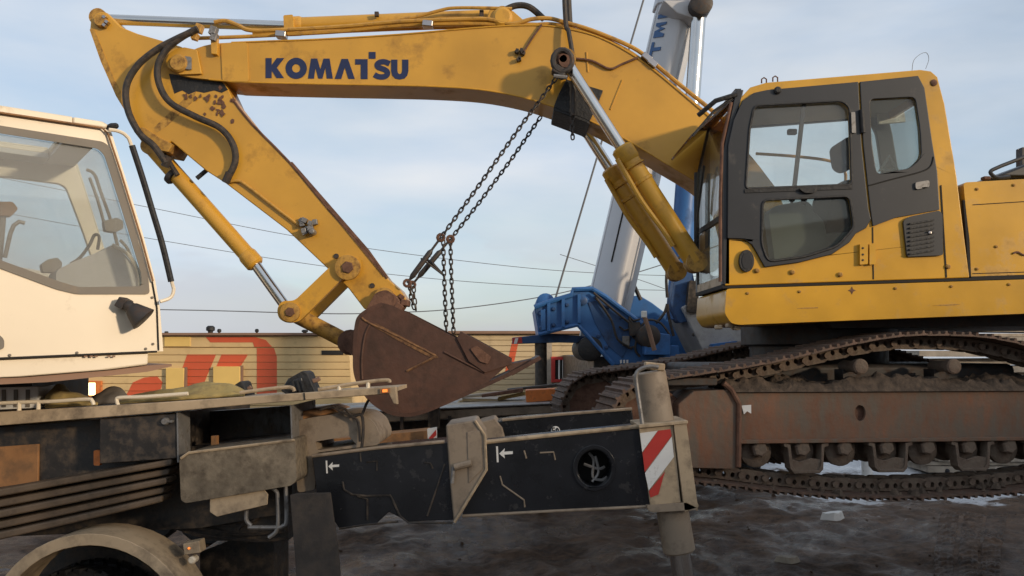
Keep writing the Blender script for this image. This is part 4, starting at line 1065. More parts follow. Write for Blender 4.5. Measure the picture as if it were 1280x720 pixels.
# ---- slewed crane cab, turned so that its front looks right and away
K0 = P(190, 350, 5.0); KD = Vector((1.15, .84, 0)).normalized(); KN = Vector((-KD.y, KD.x, 0))
def K(px, py, w=0.0):
    """point of the picture on the vertical plane of the cab side, w metres further in"""
    o = Vector((0, 0, ZC)); d = P(px, py, 1.0) - o
    return o + d * ((K0 + KN * w - o).dot(KN) / d.dot(KN))
def kp(outer, w, th, holes=None, direct=False):
    fn = (lambda p: K(p[0], p[1], w)) if direct else (lambda p: K(p[0], p[1]) + KN * w)
    return MB().plate(outer, holes, fn, KN * th)
KW = 1.12
cside = [(-150, 112), (0, 133), (128, 153), (137, 158), (150, 200), (178, 290), (194, 350), (200, 385), (204, 439), (0, 447), (-150, 455)]
cwin = rnd([(-130, 139), (0, 158), (128, 178), (136, 184), (160, 260), (184, 345), (186, 367), (95, 367), (70, 361), (0, 335), (-130, 288)], 5)
cglass = rnd([(-122, 150), (0, 167), (122, 186), (130, 194), (153, 266), (176, 342), (177, 358), (98, 359), (74, 352), (0, 325), (-122, 280)], 5)
tcab = kp(cside, 0, .05, [cwin]).build('cab', 'cream', TK, bevel=.012)
kp([(28 + (p[0] - 28) * 1.006, 260 + (p[1] - 260) * 1.008) for p in cwin], -.008, .006, [cglass]).build('window_gasket', 'gasket', tcab, bevel=.006)
kp(cglass, .012, .006).build('side_pane', 'hazy_glass', tcab)
fwin = rnd([(-130, 158), (0, 176), (112, 192), (122, 198), (146, 262), (176, 352), (176, 364), (-130, 380)], 5)
kp(cside, KW - .05, .05, [fwin]).build('side_wall', 'cream', tcab, bevel=.01)
kp(fwin, KW - .03, .006).build('side_pane', 'clear_glass', tcab)
RT = lambda x: 132.6 + x * .1563
def roofp(x0, x1, w0, w1, nm, mt_, dt, db):
    kp([(x0, RT(x0) + dt), (x1, RT(x1) + dt), (x1, RT(x1) + db), (x0, RT(x0) + db)], w0, w1 - w0).build(nm, mt_, tcab, bevel=.006)
kp([(90, 146.6), (128, 152.6), (137.4, 158), (131, 161), (90, 155.5)], -.02, KW + .04).build('roof', 'cream', tcab, bevel=.012)
for (x0, x1, w0, w1) in ((-150, -60, -.02, KW + .02), (-60, 90, -.02, .2), (-60, 90, .88, KW + .02)): roofp(x0, x1, w0, w1, 'roof', 'cream', 0, 9)
kp([(-60, RT(-60) + 2), (90, RT(90) + 2), (90, RT(90) + 3), (-60, RT(-60) + 3)], .2, .68).build('skylight', 'screen_glass', tcab)
kp([(92, 157), (130, 162), (133, 168), (92, 162)], .052, KW - .104).build('headliner', 'lining', tcab)
for (x0, x1, w0, w1) in ((-140, -62, .052, KW - .052), (-60, 90, .052, .22), (-60, 90, .86, KW - .052)): roofp(x0, x1, w0, w1, 'headliner', 'lining', 9.6, 17)
kp([(188, 352), (194, 350), (200, 385), (203.5, 438), (194, 438)], .052, KW - .104).build('front_panel', 'cream', tcab)
a = [K(x, y) + KN * .06 for x, y in ((136, 162), (151, 204), (178, 292), (192, 350))]; dv = KN * (KW - .12); tv = KD * -.012
MB().hull(a + [p + tv for p in a[::-1]], [p + dv for p in a] + [p + dv + tv for p in a[::-1]]).build('windscreen', 'screen_glass', tcab)
kp([(0, 428), (200, 420), (200, 436), (0, 444)], .06, KW - .12).build('floor', 'gasket', tcab)
kp([(-150, 120), (-144, 121), (-144, 452), (-150, 452)], .05, KW - .1).build('rear_wall', 'cream', tcab)
# dashboard, levers, equipment
kp(rnd([(70, 338), (90, 328), (130, 312), (141, 305), (160, 322), (179, 352), (179, 420), (70, 420)], 6), .25, .3, direct=True).build('dashboard', 'lining', tcab, bevel=.02)
MB().tube([K(p[0], p[1], .23) for p in catmull([(140, 306), (160, 318), (173, 340), (175, 360)], 4)], .012, 6).build('dash_trim', 'cream', tcab)
kp(rnd([(52, 330), (60, 324), (72, 322), (78, 328), (76, 340), (54, 340)], 2), .4, .1, direct=True).build('monitor', 'gasket', tcab, bevel=.01)
for pts in ([(88, 330), (100, 322), (112, 306), (118, 294), (124, 296), (122, 312)], [(108, 212), (118, 218), (126, 240), (140, 280), (150, 320)], [(112, 222), (122, 250), (132, 286)], [(150, 300), (160, 312), (168, 336)]):
    MB().tube([K(p[0], p[1], .55) for p in catmull(pts, 4)], .010, 6).build('cable', 'gasket', tcab)
kp(rnd([(130, 276), (146, 272), (154, 276), (154, 286), (144, 290), (132, 288)], 2), .5, .08, direct=True).build('control_box', 'gasket', tcab, bevel=.01)
jl = MB().tube([K(-2, 330, .35), K(2, 290, .35), K(4, 262, .35)], .018, 8).build('lever', 'grey_steel', tcab)
kp(rnd([(-14, 252), (16, 252), (23, 261), (14, 270), (-10, 268)], 3), .3, .08, direct=True).build('armrest', 'brown_and_sun_patch', jl, bevel=.02)
MB().tube([K(p[0], p[1], .3) for p in ((6, 322), (13, 292), (17, 282), (24, 277), (31, 279))], .012, 8).build('lever', 'grey_steel', tcab)
kp(rnd([(-120, 240), (-70, 230), (-50, 250), (-45, 420), (-120, 420)], 8), .35, .45, direct=True).build('seat', 'seat', tcab, bevel=.03)
# base of the cab and its plinth
kp([(-150, 457), (0, 449), (187, 441), (186, 456), (140, 462), (30, 471), (-150, 478)], .02, KW - .1).build('cab_plinth', 'cream', tcab, bevel=.01)
kp([(186, 457), (217, 455), (217, 458), (186, 465), (60, 478), (-150, 488), (-150, 479), (30, 472), (140, 463)], .04, .8).build('underframe', 'roof_brown', tcab)
MB().pp([(-150, 474), (40, 474), (40, 520), (-150, 528)], 5.25, .7).build('cab_support', 'black_panel', tcab)
MB().tube([K(-150, 456) - KN * .003, K(0, 448) - KN * .003, K(196, 439.5) - KN * .003], .006, 6).build('door_seam', 'dark_gap', tcab)
MB().tube([K(190, 352) - KN * .004, K(196, 385) - KN * .004, K(198, 438) - KN * .004], .005, 6).build('door_seam', 'dark_gap', tcab)
MB().tube([K(x, y) - KN * .022 for x, y in ((-140, 122), (0, 142), (127, 161), (134, 168), (150, 216), (176, 300), (190, 352))], .006, 6).build('door_seal', 'brown_and_sun_patch', tcab)
for x in (105, 112, 118, 134, 140): kp([(x, 444.6), (x + 4, 444.4), (x + 4, 446.4), (x, 446.6)], -.004, .004).build('small_print', 'roof_brown', tcab)
hd = kp(rnd([(-22, 416), (-4, 416), (5, 424), (5, 436), (-22, 440)], 4), -.012, .012).build('door_handle', 'gasket', tcab, bevel=.004)
for (x, y) in ((190, 372), (191, 430), (12, 444), (96, 441), (182, 436)):
    MB().lathe(K(x, y) - KN * .01, KN, [(0, .005), (.003, .008), (.01, .008)], 8).build('rivet', 'gasket', tcab)
# mirror rail with foam grip
rl = MB().tube([K(p[0], p[1], -.05) for p in catmull([(136, 162), (148, 164), (158, 170), (165, 184), (190, 262), (214, 350), (217, 362), (213, 372), (200, 377)], 5)], .011, 8).build('grab_rail', 'cream', tcab)
MB().tube([K(p[0], p[1], -.05) for p in catmull([(165, 182), (178, 222), (190, 262), (203, 306), (214, 352)], 4)], .018, 10).build('foam_grip', 'black_rubber', rl)
MB().lathe(K(139, 158, -.02), (.9, 0, .1), [(-.02, .012), (.0, .02), (.03, .018), (.04, .01)], 8).build('rubber_stop', 'black_rubber', tcab)
# work lamp on the cab side
A, B = K(157, 379, -.08), K(181, 400, -.12)
lp = MB().lathe(A, B - A, [(0, .020), (.012, .030), (.035, .032), (.045, .042), (.125, .073), (.135, .077), (.138, .07)], 18).build('work_lamp', 'dark_steel', tcab)
MB().box(A + KN * .04, (.05, .1, .06), Matrix.Rotation(.5, 3, 'Y')).build('lamp_bracket', 'dark_steel', lp, bevel=.006)
# superstructure beyond the picture edge that carries the cab
MB().pp(rnd([(-520, 300), (-160, 300), (-160, 520), (-520, 535)], 12), 5.2, 2.2).build('superstructure', 'cream', TK, bevel=.03)

# ---- deck
dk = [(-420, 541), (0, 515), (200, 503), (320, 495), (478, 484), (495, 483), (497, 506), (492, 505), (486, 492), (478, 493), (320, 505), (200, 516), (0, 532), (-420, 560)]
deck = MB().pp(dk, DY, .05).build('deck_edge', 'cream_dirty', TK, bevel=.006)
MB().pp([(-420, 543), (0, 518), (200, 505), (320, 497), (490, 486), (490, 491), (320, 502), (200, 510), (0, 523), (-420, 548)], DY + .052, .7).build('deck_plate', 'cream_dirty', TK)
MB().tube([P(380, 491, DY - .002), P(381, 500, DY - .002)], .004, 5).build('seam', 'dark_gap', deck)
o = MB().pp([(475, 486), (487, 485), (487, 491), (475, 492)], DY - .012, .01).build('side_marker', 'brown_and_sun_patch', deck)
MB().pp([(478, 487), (484, 486.5), (484, 490), (478, 490.5)], DY - .018, .006).build('lens', 'orange_lens', o)
for pts in ([(-200, 516), (0, 504), (60, 502), (108, 499), (115, 501), (117, 506)], [(148, 507), (146, 500), (150, 497), (180, 496), (235, 492)], [(300, 491), (330, 487), (362, 484), (368, 489)], [(398, 487), (440, 480), (482, 475), (487, 478)]):
    o = MB().tube([P(p[0], p[1], DY + .05) for p in catmull(pts, 4)], .011, 8).build('deck_rail', 'cream_dirty' if pts[0][0] > 280 else 'cream', TK)
for x, y in ((24, 506), (48, 505), (424, 485), (460, 481)):
    MB().cyl(P(x, y - 3, DY + .05), P(x, y + 9, DY + .05), .012, n=8).build('rail_post', 'cream', TK)
bx = MB().pp([(-40, 485), (48, 483), (48, 510), (-40, 514)], DY + .3, .3).build('slotted_box', 'white_paint', TK, bevel=.01)
for x in (2, 17, 32): MB().pp([(x, 487), (x + 5, 487), (x + 5, 509), (x, 509)], DY + .295, .004).build('slot', 'gasket', bx)
MB().pp(rnd([(-20, 461), (33, 461), (33, 466), (22, 468), (21, 474), (-20, 476)], 1.5), DY - .05, .12).build('step_bracket', 'brown_and_sun_patch', TK, bevel=.006)
# floodlights on the deck
for (x0, y0, w_, h_, Yf) in ((348, 463, 47, 30, 5.15), (281, 476, 30, 24, 5.45)):
    px = lambda u, v: (x0 + u * w_, y0 + v * h_)
    fo = MB().pp([px(.05, .85), px(.25, .35), px(.66, 0), px(.78, .1), px(1, .92), px(.85, 1.0), px(.2, 1.0)], Yf, .16).build('floodlight', 'black_rubber', TK, bevel=.012)
    MB().pp([px(.22, .85), px(.36, .42), px(.62, .28), px(.72, .9)], Yf - .02, .02).build('lens', 'black_frame', fo, bevel=.008)
    for u in (.35, .47, .59): MB().pp([px(u, .45), px(u + .05, .42), px(u + .13, .9), px(u + .08, .9)], Yf - .032, .014).build('fin', 'black_rubber', fo)
    MB().tube([P(*px(.9, .45), Yf + .05), P(*px(1.02, .4), Yf + .05), P(*px(1.1, .32), Yf + .05)], .014, 6).build('knob', 'roof_brown', fo)

# heaps of canvas and sling lying on the deck
def heap(name, label, pts, Y, depth, mt, base_y, seed):
    """pts: crest of the heap in photograph coordinates; folded cloth with thickness"""
    cr = catmull(pts, 5); N = 12; v = []; f = []
    for i, p in enumerate(cr):
        for j in range(N + 1):
            t = j / N
            yb = base_y(p[0]); top_ = p[1]
            e = math.sin(math.pi * t) ** .7
            y = yb + (top_ - yb) * e
            q = P(p[0], y, Y + depth * t * .999)
            q.z = P(p[0], yb, Y).z + (P(p[0], top_, Y).z - P(p[0], yb, Y).z) * e
            q += Vector((0, 0, .035 * mnoise.noise((q.x * 9, q.y * 9, seed)) * e)) + Vector((0, .03 * mnoise.noise((q.x * 12, q.z * 20, seed)), 0))
            v.append(q)
    for i in range(len(cr) - 1):
        for j in range(N):
            a = i * (N + 1) + j; f.append((a, a + 1, a + N + 2, a + N + 1))
    mb = MB(); mb.add(v, f); o = mb.build(name, mt, None, ang=80)
    sm = o.modifiers.new('solid', 'SOLIDIFY'); sm.thickness = .012
    return tag(o, label, 'tarpaulin', 'cloth heaps on the crane deck')
dkl = lambda x: 515 - .061 * x - 1
heap('canvas_heap', 'yellow canvas heaped to a peak behind the white rail', [(56, 506), (66, 492), (74, 486), (84, 490), (100, 497), (122, 505)], DY + .15, .4, 'canvas', dkl, 1)
heap('canvas_heap', 'grey rounded bundle between the two canvas heaps', [(112, 506), (122, 496), (136, 491), (150, 493), (158, 503)], DY + .2, .35, 'canvas_grey', dkl, 2)
heap('canvas_heap', 'long low yellow tarpaulin spread along the deck beside the small floodlight', [(150, 504), (170, 499), (200, 493), (235, 488), (262, 485), (290, 486), (304, 496)], DY + .12, .5, 'canvas', dkl, 3)

# ---- body below the deck
MB().pp([(-420, 556), (0, 534), (222, 517), (222, 575), (0, 610), (-420, 660)], DY + .2, 1.4).build('chassis_box', 'black_panel', TK)
MB().pp([(-420, 640), (0, 596), (222, 560), (365, 545), (365, 640), (250, 660), (-420, 690)], DY + .4, 1.6).build('chassis_frame', 'black_panel', TK)
tp = MB().pp([(124, 524), (221, 517), (221, 573), (124, 580)], DY + .03, .17).build('tool_locker', 'black_panel', TK, bevel=.008)
lk = MB().lathe(P(205, 527, DY + .0), (0, 1, 0), [(0, .016), (.01, .022), (.03, .022)], 12).build('latch', 'grey_steel', tp)
MB().box(P(213, 526.5, DY + .015), (.03, .03, .012)).build('hasp', 'grey_steel', tp)
MB().pp([(220.5, 516), (222.5, 516), (223.5, 578), (221.5, 578)], DY + .02, .18).build('locker_edge', 'grey_steel', tp)
MB().pp(rnd([(117, 563), (125, 563), (125, 582), (117, 582)], 2), DY + .08, .03).build('reflector', 'orange_paint', TK, bevel=.004)
MB().pp([(264, 545), (270, 545), (270, 558), (264, 558)], DY + .3, .05).build('reflector', 'brown_and_sun_patch', TK)
MB().pp([(222, 517), (365, 507), (365, 560), (222, 570)], DY + .75, .06).build('locker_back', 'black_panel', TK)
MB().pp([(362.6, 507), (364.4, 507), (366, 556), (364.2, 556)], DY + .05, .6).build('bay_wall', 'grey_steel', TK)
MB().pp([(-420, 583), (-20, 560), (48, 555), (47, 630), (-420, 690)], DY + .18, .02).build('sunlit_patch', 'brown_and_sun_patch', TK, bevel=.006)  # orange-brown colour paints in a patch of sunlight on the chassis
# ribbed side skirt, one rib at a time
for i in range(5):
    ya = 611 + i * 13.5; yb = 578 + i * 11.5
    xe = 214 - i * 3
    MB().pp([(-420, ya + 62), (0, ya), (90, (ya + yb) / 2 + 1), (xe, yb - 4), (xe, yb + 4), (90, (ya + yb) / 2 + 10), (0, ya + 10), (-420, ya + 74)], DY + .02 + .03 * (i % 2), .16).build('skirt_rib', 'skirt', TK, bevel=.012)
# aluminium step box
ab = MB().pp(rnd([(224, 573), (235, 565), (369, 549), (371, 600), (364, 607), (232, 629), (226, 625)], 3), DY - .06, .35).build('step_box', 'dirty_alu', TK, bevel=.01)
MB().tube([P(x, y, DY - .062) for x, y in ((226, 573), (236, 566), (368, 550))], .008, 6).build('rim', 'cream_dirty', ab)
MB().pp([(262, 624), (330, 612), (335, 618), (334, 631), (271, 646), (262, 640)], DY - .04, .012).build('tow_plate', 'cream_dirty', TK, bevel=.004)
for pts in ([(357, 604), (358, 650), (354, 657), (346, 659), (310, 659)], [(334, 606), (345, 614), (347, 624), (347, 660), (336, 672)], [(308, 638), (308, 650), (314, 657)]):
    MB().tube([P(p[0], p[1], DY + .03) for p in catmull(pts, 4)], .012, 8).build('guard_pipe', 'grey_steel', TK)
MB().pp([(214, 628), (262, 630), (308, 640), (360, 640), (360, 676), (260, 676), (214, 660)], DY + .5, .8).build('underbody', 'black_panel', TK)
for pts in ([(250, 660), (300, 668), (356, 664)], [(262, 650), (282, 656), (310, 654), (330, 640)], [(240, 668), (320, 676), (360, 672)], [(300, 640), (304, 652), (298, 662)]):
    MB().tube([P(p[0], p[1], DY + .45) for p in catmull(pts, 4)], .01, 6).build('air_line', 'hose', TK)
# wheel, tyre and arch
wc = P(118, 812, DY + .35)
arc_o = [(112 + 134 * math.cos(t), 803 - 136 * math.sin(t)) for t in [math.pi * k / 24 for k in range(25)]]
arc_i = [(112 + 120 * math.cos(t), 803 - 121 * math.sin(t)) for t in [math.pi * k / 24 for k in range(24, -1, -1)]]
MB().pp(arc_o + arc_i, DY - .12, .3).build('fender', 'cream_dirty', TK, bevel=.015)
MB().pp([(112 + 119 * math.cos(t), 803 - 120 * math.sin(t)) for t in [math.pi * k / 24 for k in range(25)]], DY + .45, .05).build('wheel_house', 'black_panel', TK)
for wx in (112, -290):
    wc = P(wx, 808, DY + .32); rw_ = wc.z + .02
    tyre = MB().lathe(wc + Vector((0, -.2, 0)), (0, 1, 0), [(0, rw_ * .6), (.0, rw_ * .72), (.03, rw_ * .93), (.07, rw_), (.33, rw_), (.37, rw_ * .93), (.4, rw_ * .6)], 40)
    for k in range(36):
        an = k * math.pi / 18
        for sgn in (-1, 1): tyre.box(wc + Vector((math.cos(an) * rw_, sgn * .08, math.sin(an) * rw_)), (.05, .13, .03), Matrix.Rotation(-an + math.pi / 2, 3, 'Y') @ Matrix.Rotation(.4 * sgn, 3, 'Z'))
    wo = tyre.build('wheel', 'black_rubber', TK)
    MB().lathe(wc + Vector((0, -.16, 0)), (0, 1, 0), [(0, rw_ * .2), (.02, rw_ * .3), (.08, rw_ * .5), (.0, rw_ * .6), (.1, rw_ * .6)], 24).build('rim', 'cream_dirty', wo)
mk = MB().pp([(228, 680), (249, 676), (251, 691), (230, 694)], DY - .02, .09).build('marker_lamp', 'cream_dirty', TK, bevel=.006)
MB().pp(circ(236, 685.5, 1.6, 1.4, 10), DY - .024, .006).build('lens', 'orange_lens', mk)
MB().lathe(P(239, 701, DY - .02), (0, 1, 0), [(0, .014), (.01, .022), (.06, .022)], 12).build('knob', 'cream', mk)
fl = MB().pp([(362, 619), (372, 616.5), (413, 616), (424, 700), (430, 790), (374, 792), (369, 700)], DY - .04, .02).build('mud_flap', 'flap', TK, bevel=.004)
fl['label'] = 'dull black rubber mud flap'
MB().pp([(250, 690), (326, 660), (342, 660), (342, 740), (326, 740), (250, 720)], DY + 1.2, .4).build('axle_housing', 'black_panel', TK)

# ---- outrigger
OY = 5.05
# slew bracket of beige steel
MB().pp(rnd([(366, 536), (374, 525), (395, 521), (430, 516), (455, 519), (468, 529), (475, 545), (474, 556), (395, 566), (394, 612), (372, 616)], 5), OY + .06, .5, [rnd([(394, 552), (436, 545), (446, 556), (396, 563)], 2)]).build('outrigger_bracket', 'beige_grey', TK, bevel=.02)
MB().pp([(366, 516), (404, 510), (420, 515), (396, 522), (372, 530)], OY + .16, .5).build('bracket_cap', 'brown_and_sun_patch', TK, bevel=.01)
for pts in ([(400, 512), (414, 508), (425, 514), (440, 521), (448, 528), (450, 552)], [(420, 509), (432, 512), (440, 520), (452, 519), (454, 540), (452, 560)], [(452, 520), (458, 505), (461, 500)]):
    MB().tube([P(p[0], p[1], OY + .02) for p in catmull(pts, 4)], .009, 6).build('hydraulic_hose', 'hose', TK)
ob = [(390, 571), (470, 561), (556, 553), (560, 553), (584, 560), (572, 640), (566, 650), (508, 652), (500, 647), (486, 640), (470, 655), (424, 661), (396, 618)]
obeam = MB().pp(ob, OY, .34).build('outrigger_housing', 'beam_black', TK, bevel=.008)
MB().tube([P(x, y, OY - .002) for x, y in ((390, 570), (470, 560), (556, 552))], .011, 8).build('top_lip', 'beige_grey', obeam)
for pts in ([(428, 602), (430, 612), (440, 618), (458, 620), (488, 619), (492, 628), (500, 645), (510, 653), (566, 654)], [(447, 620), (459, 624), (459, 650)], [(424, 661), (456, 656), (498, 652)]):
    MB().tube([P(p[0], p[1], OY - .003) for p in pts], .0065, 6).build('weld_bead', 'black_panel', obeam)
for pts in ([(450, 566), (451, 577)], [(458, 578), (471, 576), (471, 588)], [(530, 578), (538, 579), (541, 586)], [(556, 580), (534, 645)]):
    MB().tube([P(p[0], p[1], OY - .002) for p in pts], .005, 6).build('rib', 'black_panel', obeam)
gus = [(557, 531), (594, 525), (606, 543), (609, 586), (600, 602), (576, 644), (567, 654), (563, 610)]
g_ = MB().pp(gus, OY - .03, .4).build('end_gusset', 'beige_grey', obeam, bevel=.012)
MB().pp([(584, 540), (600, 538), (603, 586), (586, 604)], OY - .036, .008).build('gusset_panel', 'beige_grey', g_, bevel=.003)
MB().tube([P(x, y, OY - .034) for x, y in ((594, 526), (606, 544), (608, 587), (568, 653))], .009, 6).build('gusset_edge', 'cream_dirty', g_)
MB().tube([P(x, y, OY - .05) for x, y in ((567, 584), (565, 604))], .012, 8).build('locking_pin', 'grey_steel', g_)
MB().lathe(P(568, 584, OY - .06), (.8, 0, .2), [(0, .02), (.1, .02)], 10).build('pin_sleeve', 'beige_grey', g_)
ib = [(604, 554), (700, 544), (800, 534), (842, 530), (852, 634), (812, 632), (690, 638), (578, 644)]
ibeam = MB().pp(ib, OY + .03, .28, [circ(743, 585, 21, 23, 24)]).build('outrigger_beam', 'beam_black', TK, bevel=.006)
MB().pp(circ(743, 585, 27, 29, 28), OY + .018, .014, [circ(743, 585, 22, 24, 24)]).build('access_ring', 'beam_black', ibeam, bevel=.004)
MB().pp(circ(743, 585, 24, 26, 24), OY + .24, .02).build('recess_back', 'dark_gap', ibeam)
for pts in ([(736, 566), (742, 575), (741, 596), (752, 600), (759, 596)], [(730, 580), (748, 586), (756, 583)], [(744, 570), (748, 590), (740, 602)]):
    MB().tube([P(p[0], p[1], OY + .1) for p in catmull(pts, 4)], .009, 6).build('hose', 'grey_steel', ibeam)
MB().tube([P(x, y, OY + .03) for x, y in ((604, 553), (700, 543), (800, 533), (846, 528))], .013, 8).build('top_lip', 'cream_dirty', ibeam)
MB().tube([P(x, y, OY + .03) for x, y in ((578, 645), (690, 639), (812, 633))], .009, 8).build('bottom_lip', 'beige_grey', ibeam)
for pts in ([(625, 595), (628, 606), (655, 625), (656, 634)], [(675, 566), (692, 565), (694, 575)], [(655, 563), (658, 573)]):
    MB().tube([P(p[0], p[1], OY + .028) for p in pts], .005, 6).build('scratch_rib', 'beige_grey', ibeam)
# white stop arrows
def arrow(x, y, s, Yp, par):
    q = lambda u, v: (x + u * s, y + v * s - u * s * .07)
    MB().pp([q(0, -.45), q(.12, -.45), q(.17, .55), q(.05, .55)], Yp - .004, .003).build('stop_mark', 'white_paint', par)
    MB().pp([q(.2, .02), q(.55, -.3), q(.52, -.08), q(1.05, -.08), q(1.05, .1), q(.52, .1), q(.55, .34)], Yp - .004, .003).build('arrow_mark', 'white_paint', par)
arrow(407, 583, 16, OY, obeam); arrow(620, 567, 20, OY + .03, ibeam)
# end plate with hazard stripes and jack box
ep = MB().pp([(799, 535), (841, 530), (851, 628), (813, 632)], OY + .005, .023).build('hazard_plate', 'cream_dirty', ibeam, bevel=.003)
for (q, m_) in (([(799.5, 541), (817, 538), (836, 536), (800, 585)], 'white_paint'), ([(818, 538), (838, 535.5), (841, 540), (806, 590), (804, 572)], 'red_paint'), ([(841, 541), (843, 563), (812, 610), (806, 591)], 'white_paint'), ([(824, 598), (826, 618), (814, 626), (812, 612)], 'red_paint')):
    pass
bands = [([(800, 541.5), (822, 538.5), (802.8, 565)], 'white_paint'), ([(822.6, 538.4), (838, 536.5), (839.5, 545), (806, 590), (803.2, 566)], 'red_paint'),
         ([(839.7, 546), (842.5, 571), (811, 613), (806.3, 591.5)], 'white_paint'), ([(831, 590), (823, 618), (813, 622), (811.3, 614)], 'red_paint')]
for q, m_ in bands: MB().pp(q, OY + .001, .004).build('stripe', m_, ep)
MB().pp([(842, 530), (858, 527), (873, 636), (856, 641)], OY - .01, .32).build('jack_box', 'cream_dirty', ibeam, bevel=.008)
MB().pp([(798, 531), (860, 525.5), (860, 529.5), (799, 535.5)], OY - .02, .36).build('box_lid', 'cream_dirty', ibeam, bevel=.004)
MB().pp([(808, 632), (860, 628), (872, 634), (871, 638), (816, 641), (810, 638)], OY - .01, .33).build('box_foot', 'beige_grey', ibeam, bevel=.005)
for (x, y) in ((872, 632), (871, 637)): MB().lathe(P(x, y, OY + .0), (0, 1, 0), [(0, .008), (.03, .01)], 8).build('bolt', 'cream_dirty', ibeam)
ja, jb, jc = P(811, 465, OY + .15), P(849, 690, OY + .15), None
jx = (jb - ja).normalized(); jf = ja + jx * ((0.06 - ja.z) / jx.z)
up = MB().lathe(ja, jx, [(0, .094), (.006, .101), ((P(823, 532, OY + .15) - ja).length, .101)], 28).build('jack_sleeve', 'beige_grey', ibeam)
MB().lathe(P(829, 570, OY + .15), jx, [(0, .096), ((jb - P(829, 570, OY + .15)).length - .01, .096), ((jb - P(829, 570, OY + .15)).length, .088)], 28).build('jack_tube', 'beige_grey', ibeam)
MB().cyl(jb - jx * .1, jf, .062, n=24).build('jack_rod', 'chrome', ibeam)
MB().lathe(jf + Vector((0, 0, .05)), (0, 0, -1), [(0, .1), (.02, .24), (.12, .26)], 28).build('jack_foot', 'beige_grey', ibeam)
MB().tube([P(p[0], p[1], OY + .03) for p in catmull([(823, 459), (812, 458), (800, 462), (795, 470), (797, 490), (803, 530)], 4)], .0125, 8).build('feed_pipe', 'grey_steel', up)
MB().box(P(818, 458, OY + .1), (.12, .06, .045), Matrix.Rotation(.1, 3, 'Y')).build('pipe_union', 'cream_dirty', up, bevel=.008)
# second outrigger, further along the chassis
O2 = 6.3
MB().pp([(560, 536), (602, 530), (640, 524), (790, 512), (800, 580), (560, 600)], O2, .3).build('outrigger_beam', 'beam_black', TK, bevel=.008)
MB().tube([P(x, y, O2 - .005) for x, y in ((628, 525), (700, 518), (790, 511))], .012, 6).build('top_lip', 'beige_grey', TK)
MB().pp([(598, 528), (618, 523), (628, 535), (632, 550), (632, 600), (600, 600)], O2 - .05, .38).build('end_gusset', 'beige_grey', TK, bevel=.012)
sgn = MB().pp(circ(694.5, 538.5, 5.6, 5.8, 18), O2 - .012, .01).build('speed_plate', 'white_paint', TK)
for pts in ([(693.6, 535), (690.6, 535), (690.6, 538), (693, 538), (693.8, 540), (692.6, 542), (690.4, 541.6)], [(696.6, 535), (698, 537), (698, 540), (696.6, 542), (695.4, 540), (695.4, 537), (696.6, 535)]):
    MB().tube([P(p[0], p[1], O2 - .014) for p in pts], .005, 5).build('numeral', 'dark_gap', sgn)
sp_ = MB().pp([(534, 536), (546, 534), (546, 551), (535, 553)], 6.1, .02).build('hazard_plate', 'white_paint', TK)
MB().pp([(535, 549), (545, 537), (545.5, 544), (537, 552)], 6.096, .006).build('stripe', 'red_paint', sp_)
MB().pp([(380, 552), (534, 538), (534, 570), (380, 590)], 6.2, .25).build('cross_member', 'brown_and_sun_patch', TK, bevel=.01)

# ================================================================ LOW TRAILER in the middle distance
TR = thing('flatbed_trailer', P(560, 640, 9.6), 'low grey flatbed trailer parked behind the raised bucket', 'trailer')
Yt = 9.6
for i in range(4):
    MB().pp([(330, 520 - i * 3), (700, 503 - i * 3), (700, 505.4 - i * 3), (330, 522.4 - i * 3)], Yt + i * .5, .48).build('deck_board', 'timber' if i % 2 else 'grey_steel', TR, bevel=.01)
MB().pp([(330, 523), (700, 506), (700, 516), (330, 536)], Yt + .02, .12).build('side_rail', 'beige_grey', TR, bevel=.01)
MB().pp([(330, 536), (700, 517), (700, 545), (330, 560)], Yt + .3, .2).build('chassis', 'black_panel', TR)
for x in (400, 440, 500, 560, 620): MB().pp([(x, 520), (x + 4, 520), (x + 4, 545), (x, 545)], Yt - .02, .06).build('stake_pocket', 'dark_steel', TR)
MB().pp([(535, 508), (549, 507), (549, 536), (535, 537)], Yt - .1, .12).build('stake', 'black_panel', TR, bevel=.01)
for x in (180, 262):
    wc = P(x, 600, Yt + .3); wc.z = .42
    wo = MB().lathe(wc, (0, 1, 0), [(0, .25), (.02, .4), (.06, .43), (.2, .43), (.24, .4), (.26, .25)], 24).build('wheel', 'black_rubber', TR)
    MB().lathe(wc + Vector((0, -.01, 0)), (0, 1, 0), [(0, .1), (.03, .24), (.06, .25)], 16).build('rim', 'grey_steel', wo)
# lattice mast section lying on the trailer
LT = thing('lattice_section', P(640, 510, 10.6), 'pale yellow lattice section lying on the flatbed trailer', 'lattice mast')
Yl = 10.6
A0, A1, B0, B1 = (560, 508), (690, 498), (572, 501), (664, 501)
chord = [((560, 511), (700, 500)), ((578, 500), (655, 502))]
for Yz in (Yl, Yl + .5):
    for a, b_ in chord: MB().cyl(P(*a, Yz), P(*b_, Yz), .022, n=8).build('chord', 'siding_dull', LT)
    for a, b_ in (((578, 500), (578, 509)), ((582, 509), (598, 501)), ((598, 501), (600, 508)), ((602, 501), (618, 507)), ((618, 502), (619, 507)), ((564, 511), (576, 501))):
        MB().cyl(P(*a, Yz), P(*b_, Yz), .016, n=6).build('brace', 'siding_dull', LT)
for x in (578, 618, 650): MB().cyl(P(x, 502, Yl), P(x, 502, Yl) + Vector((0, .5, 0)), .014, n=6).build('cross_brace', 'siding_dull', LT)
ot = MB().pp(rnd([(657, 488), (697, 486), (697, 500), (658, 503)], 1.5), 9.9, .3).build('toolbox', 'orange_paint', None, bevel=.015); tag(ot, 'small orange steel box on the trailer end beside the track', 'toolbox')
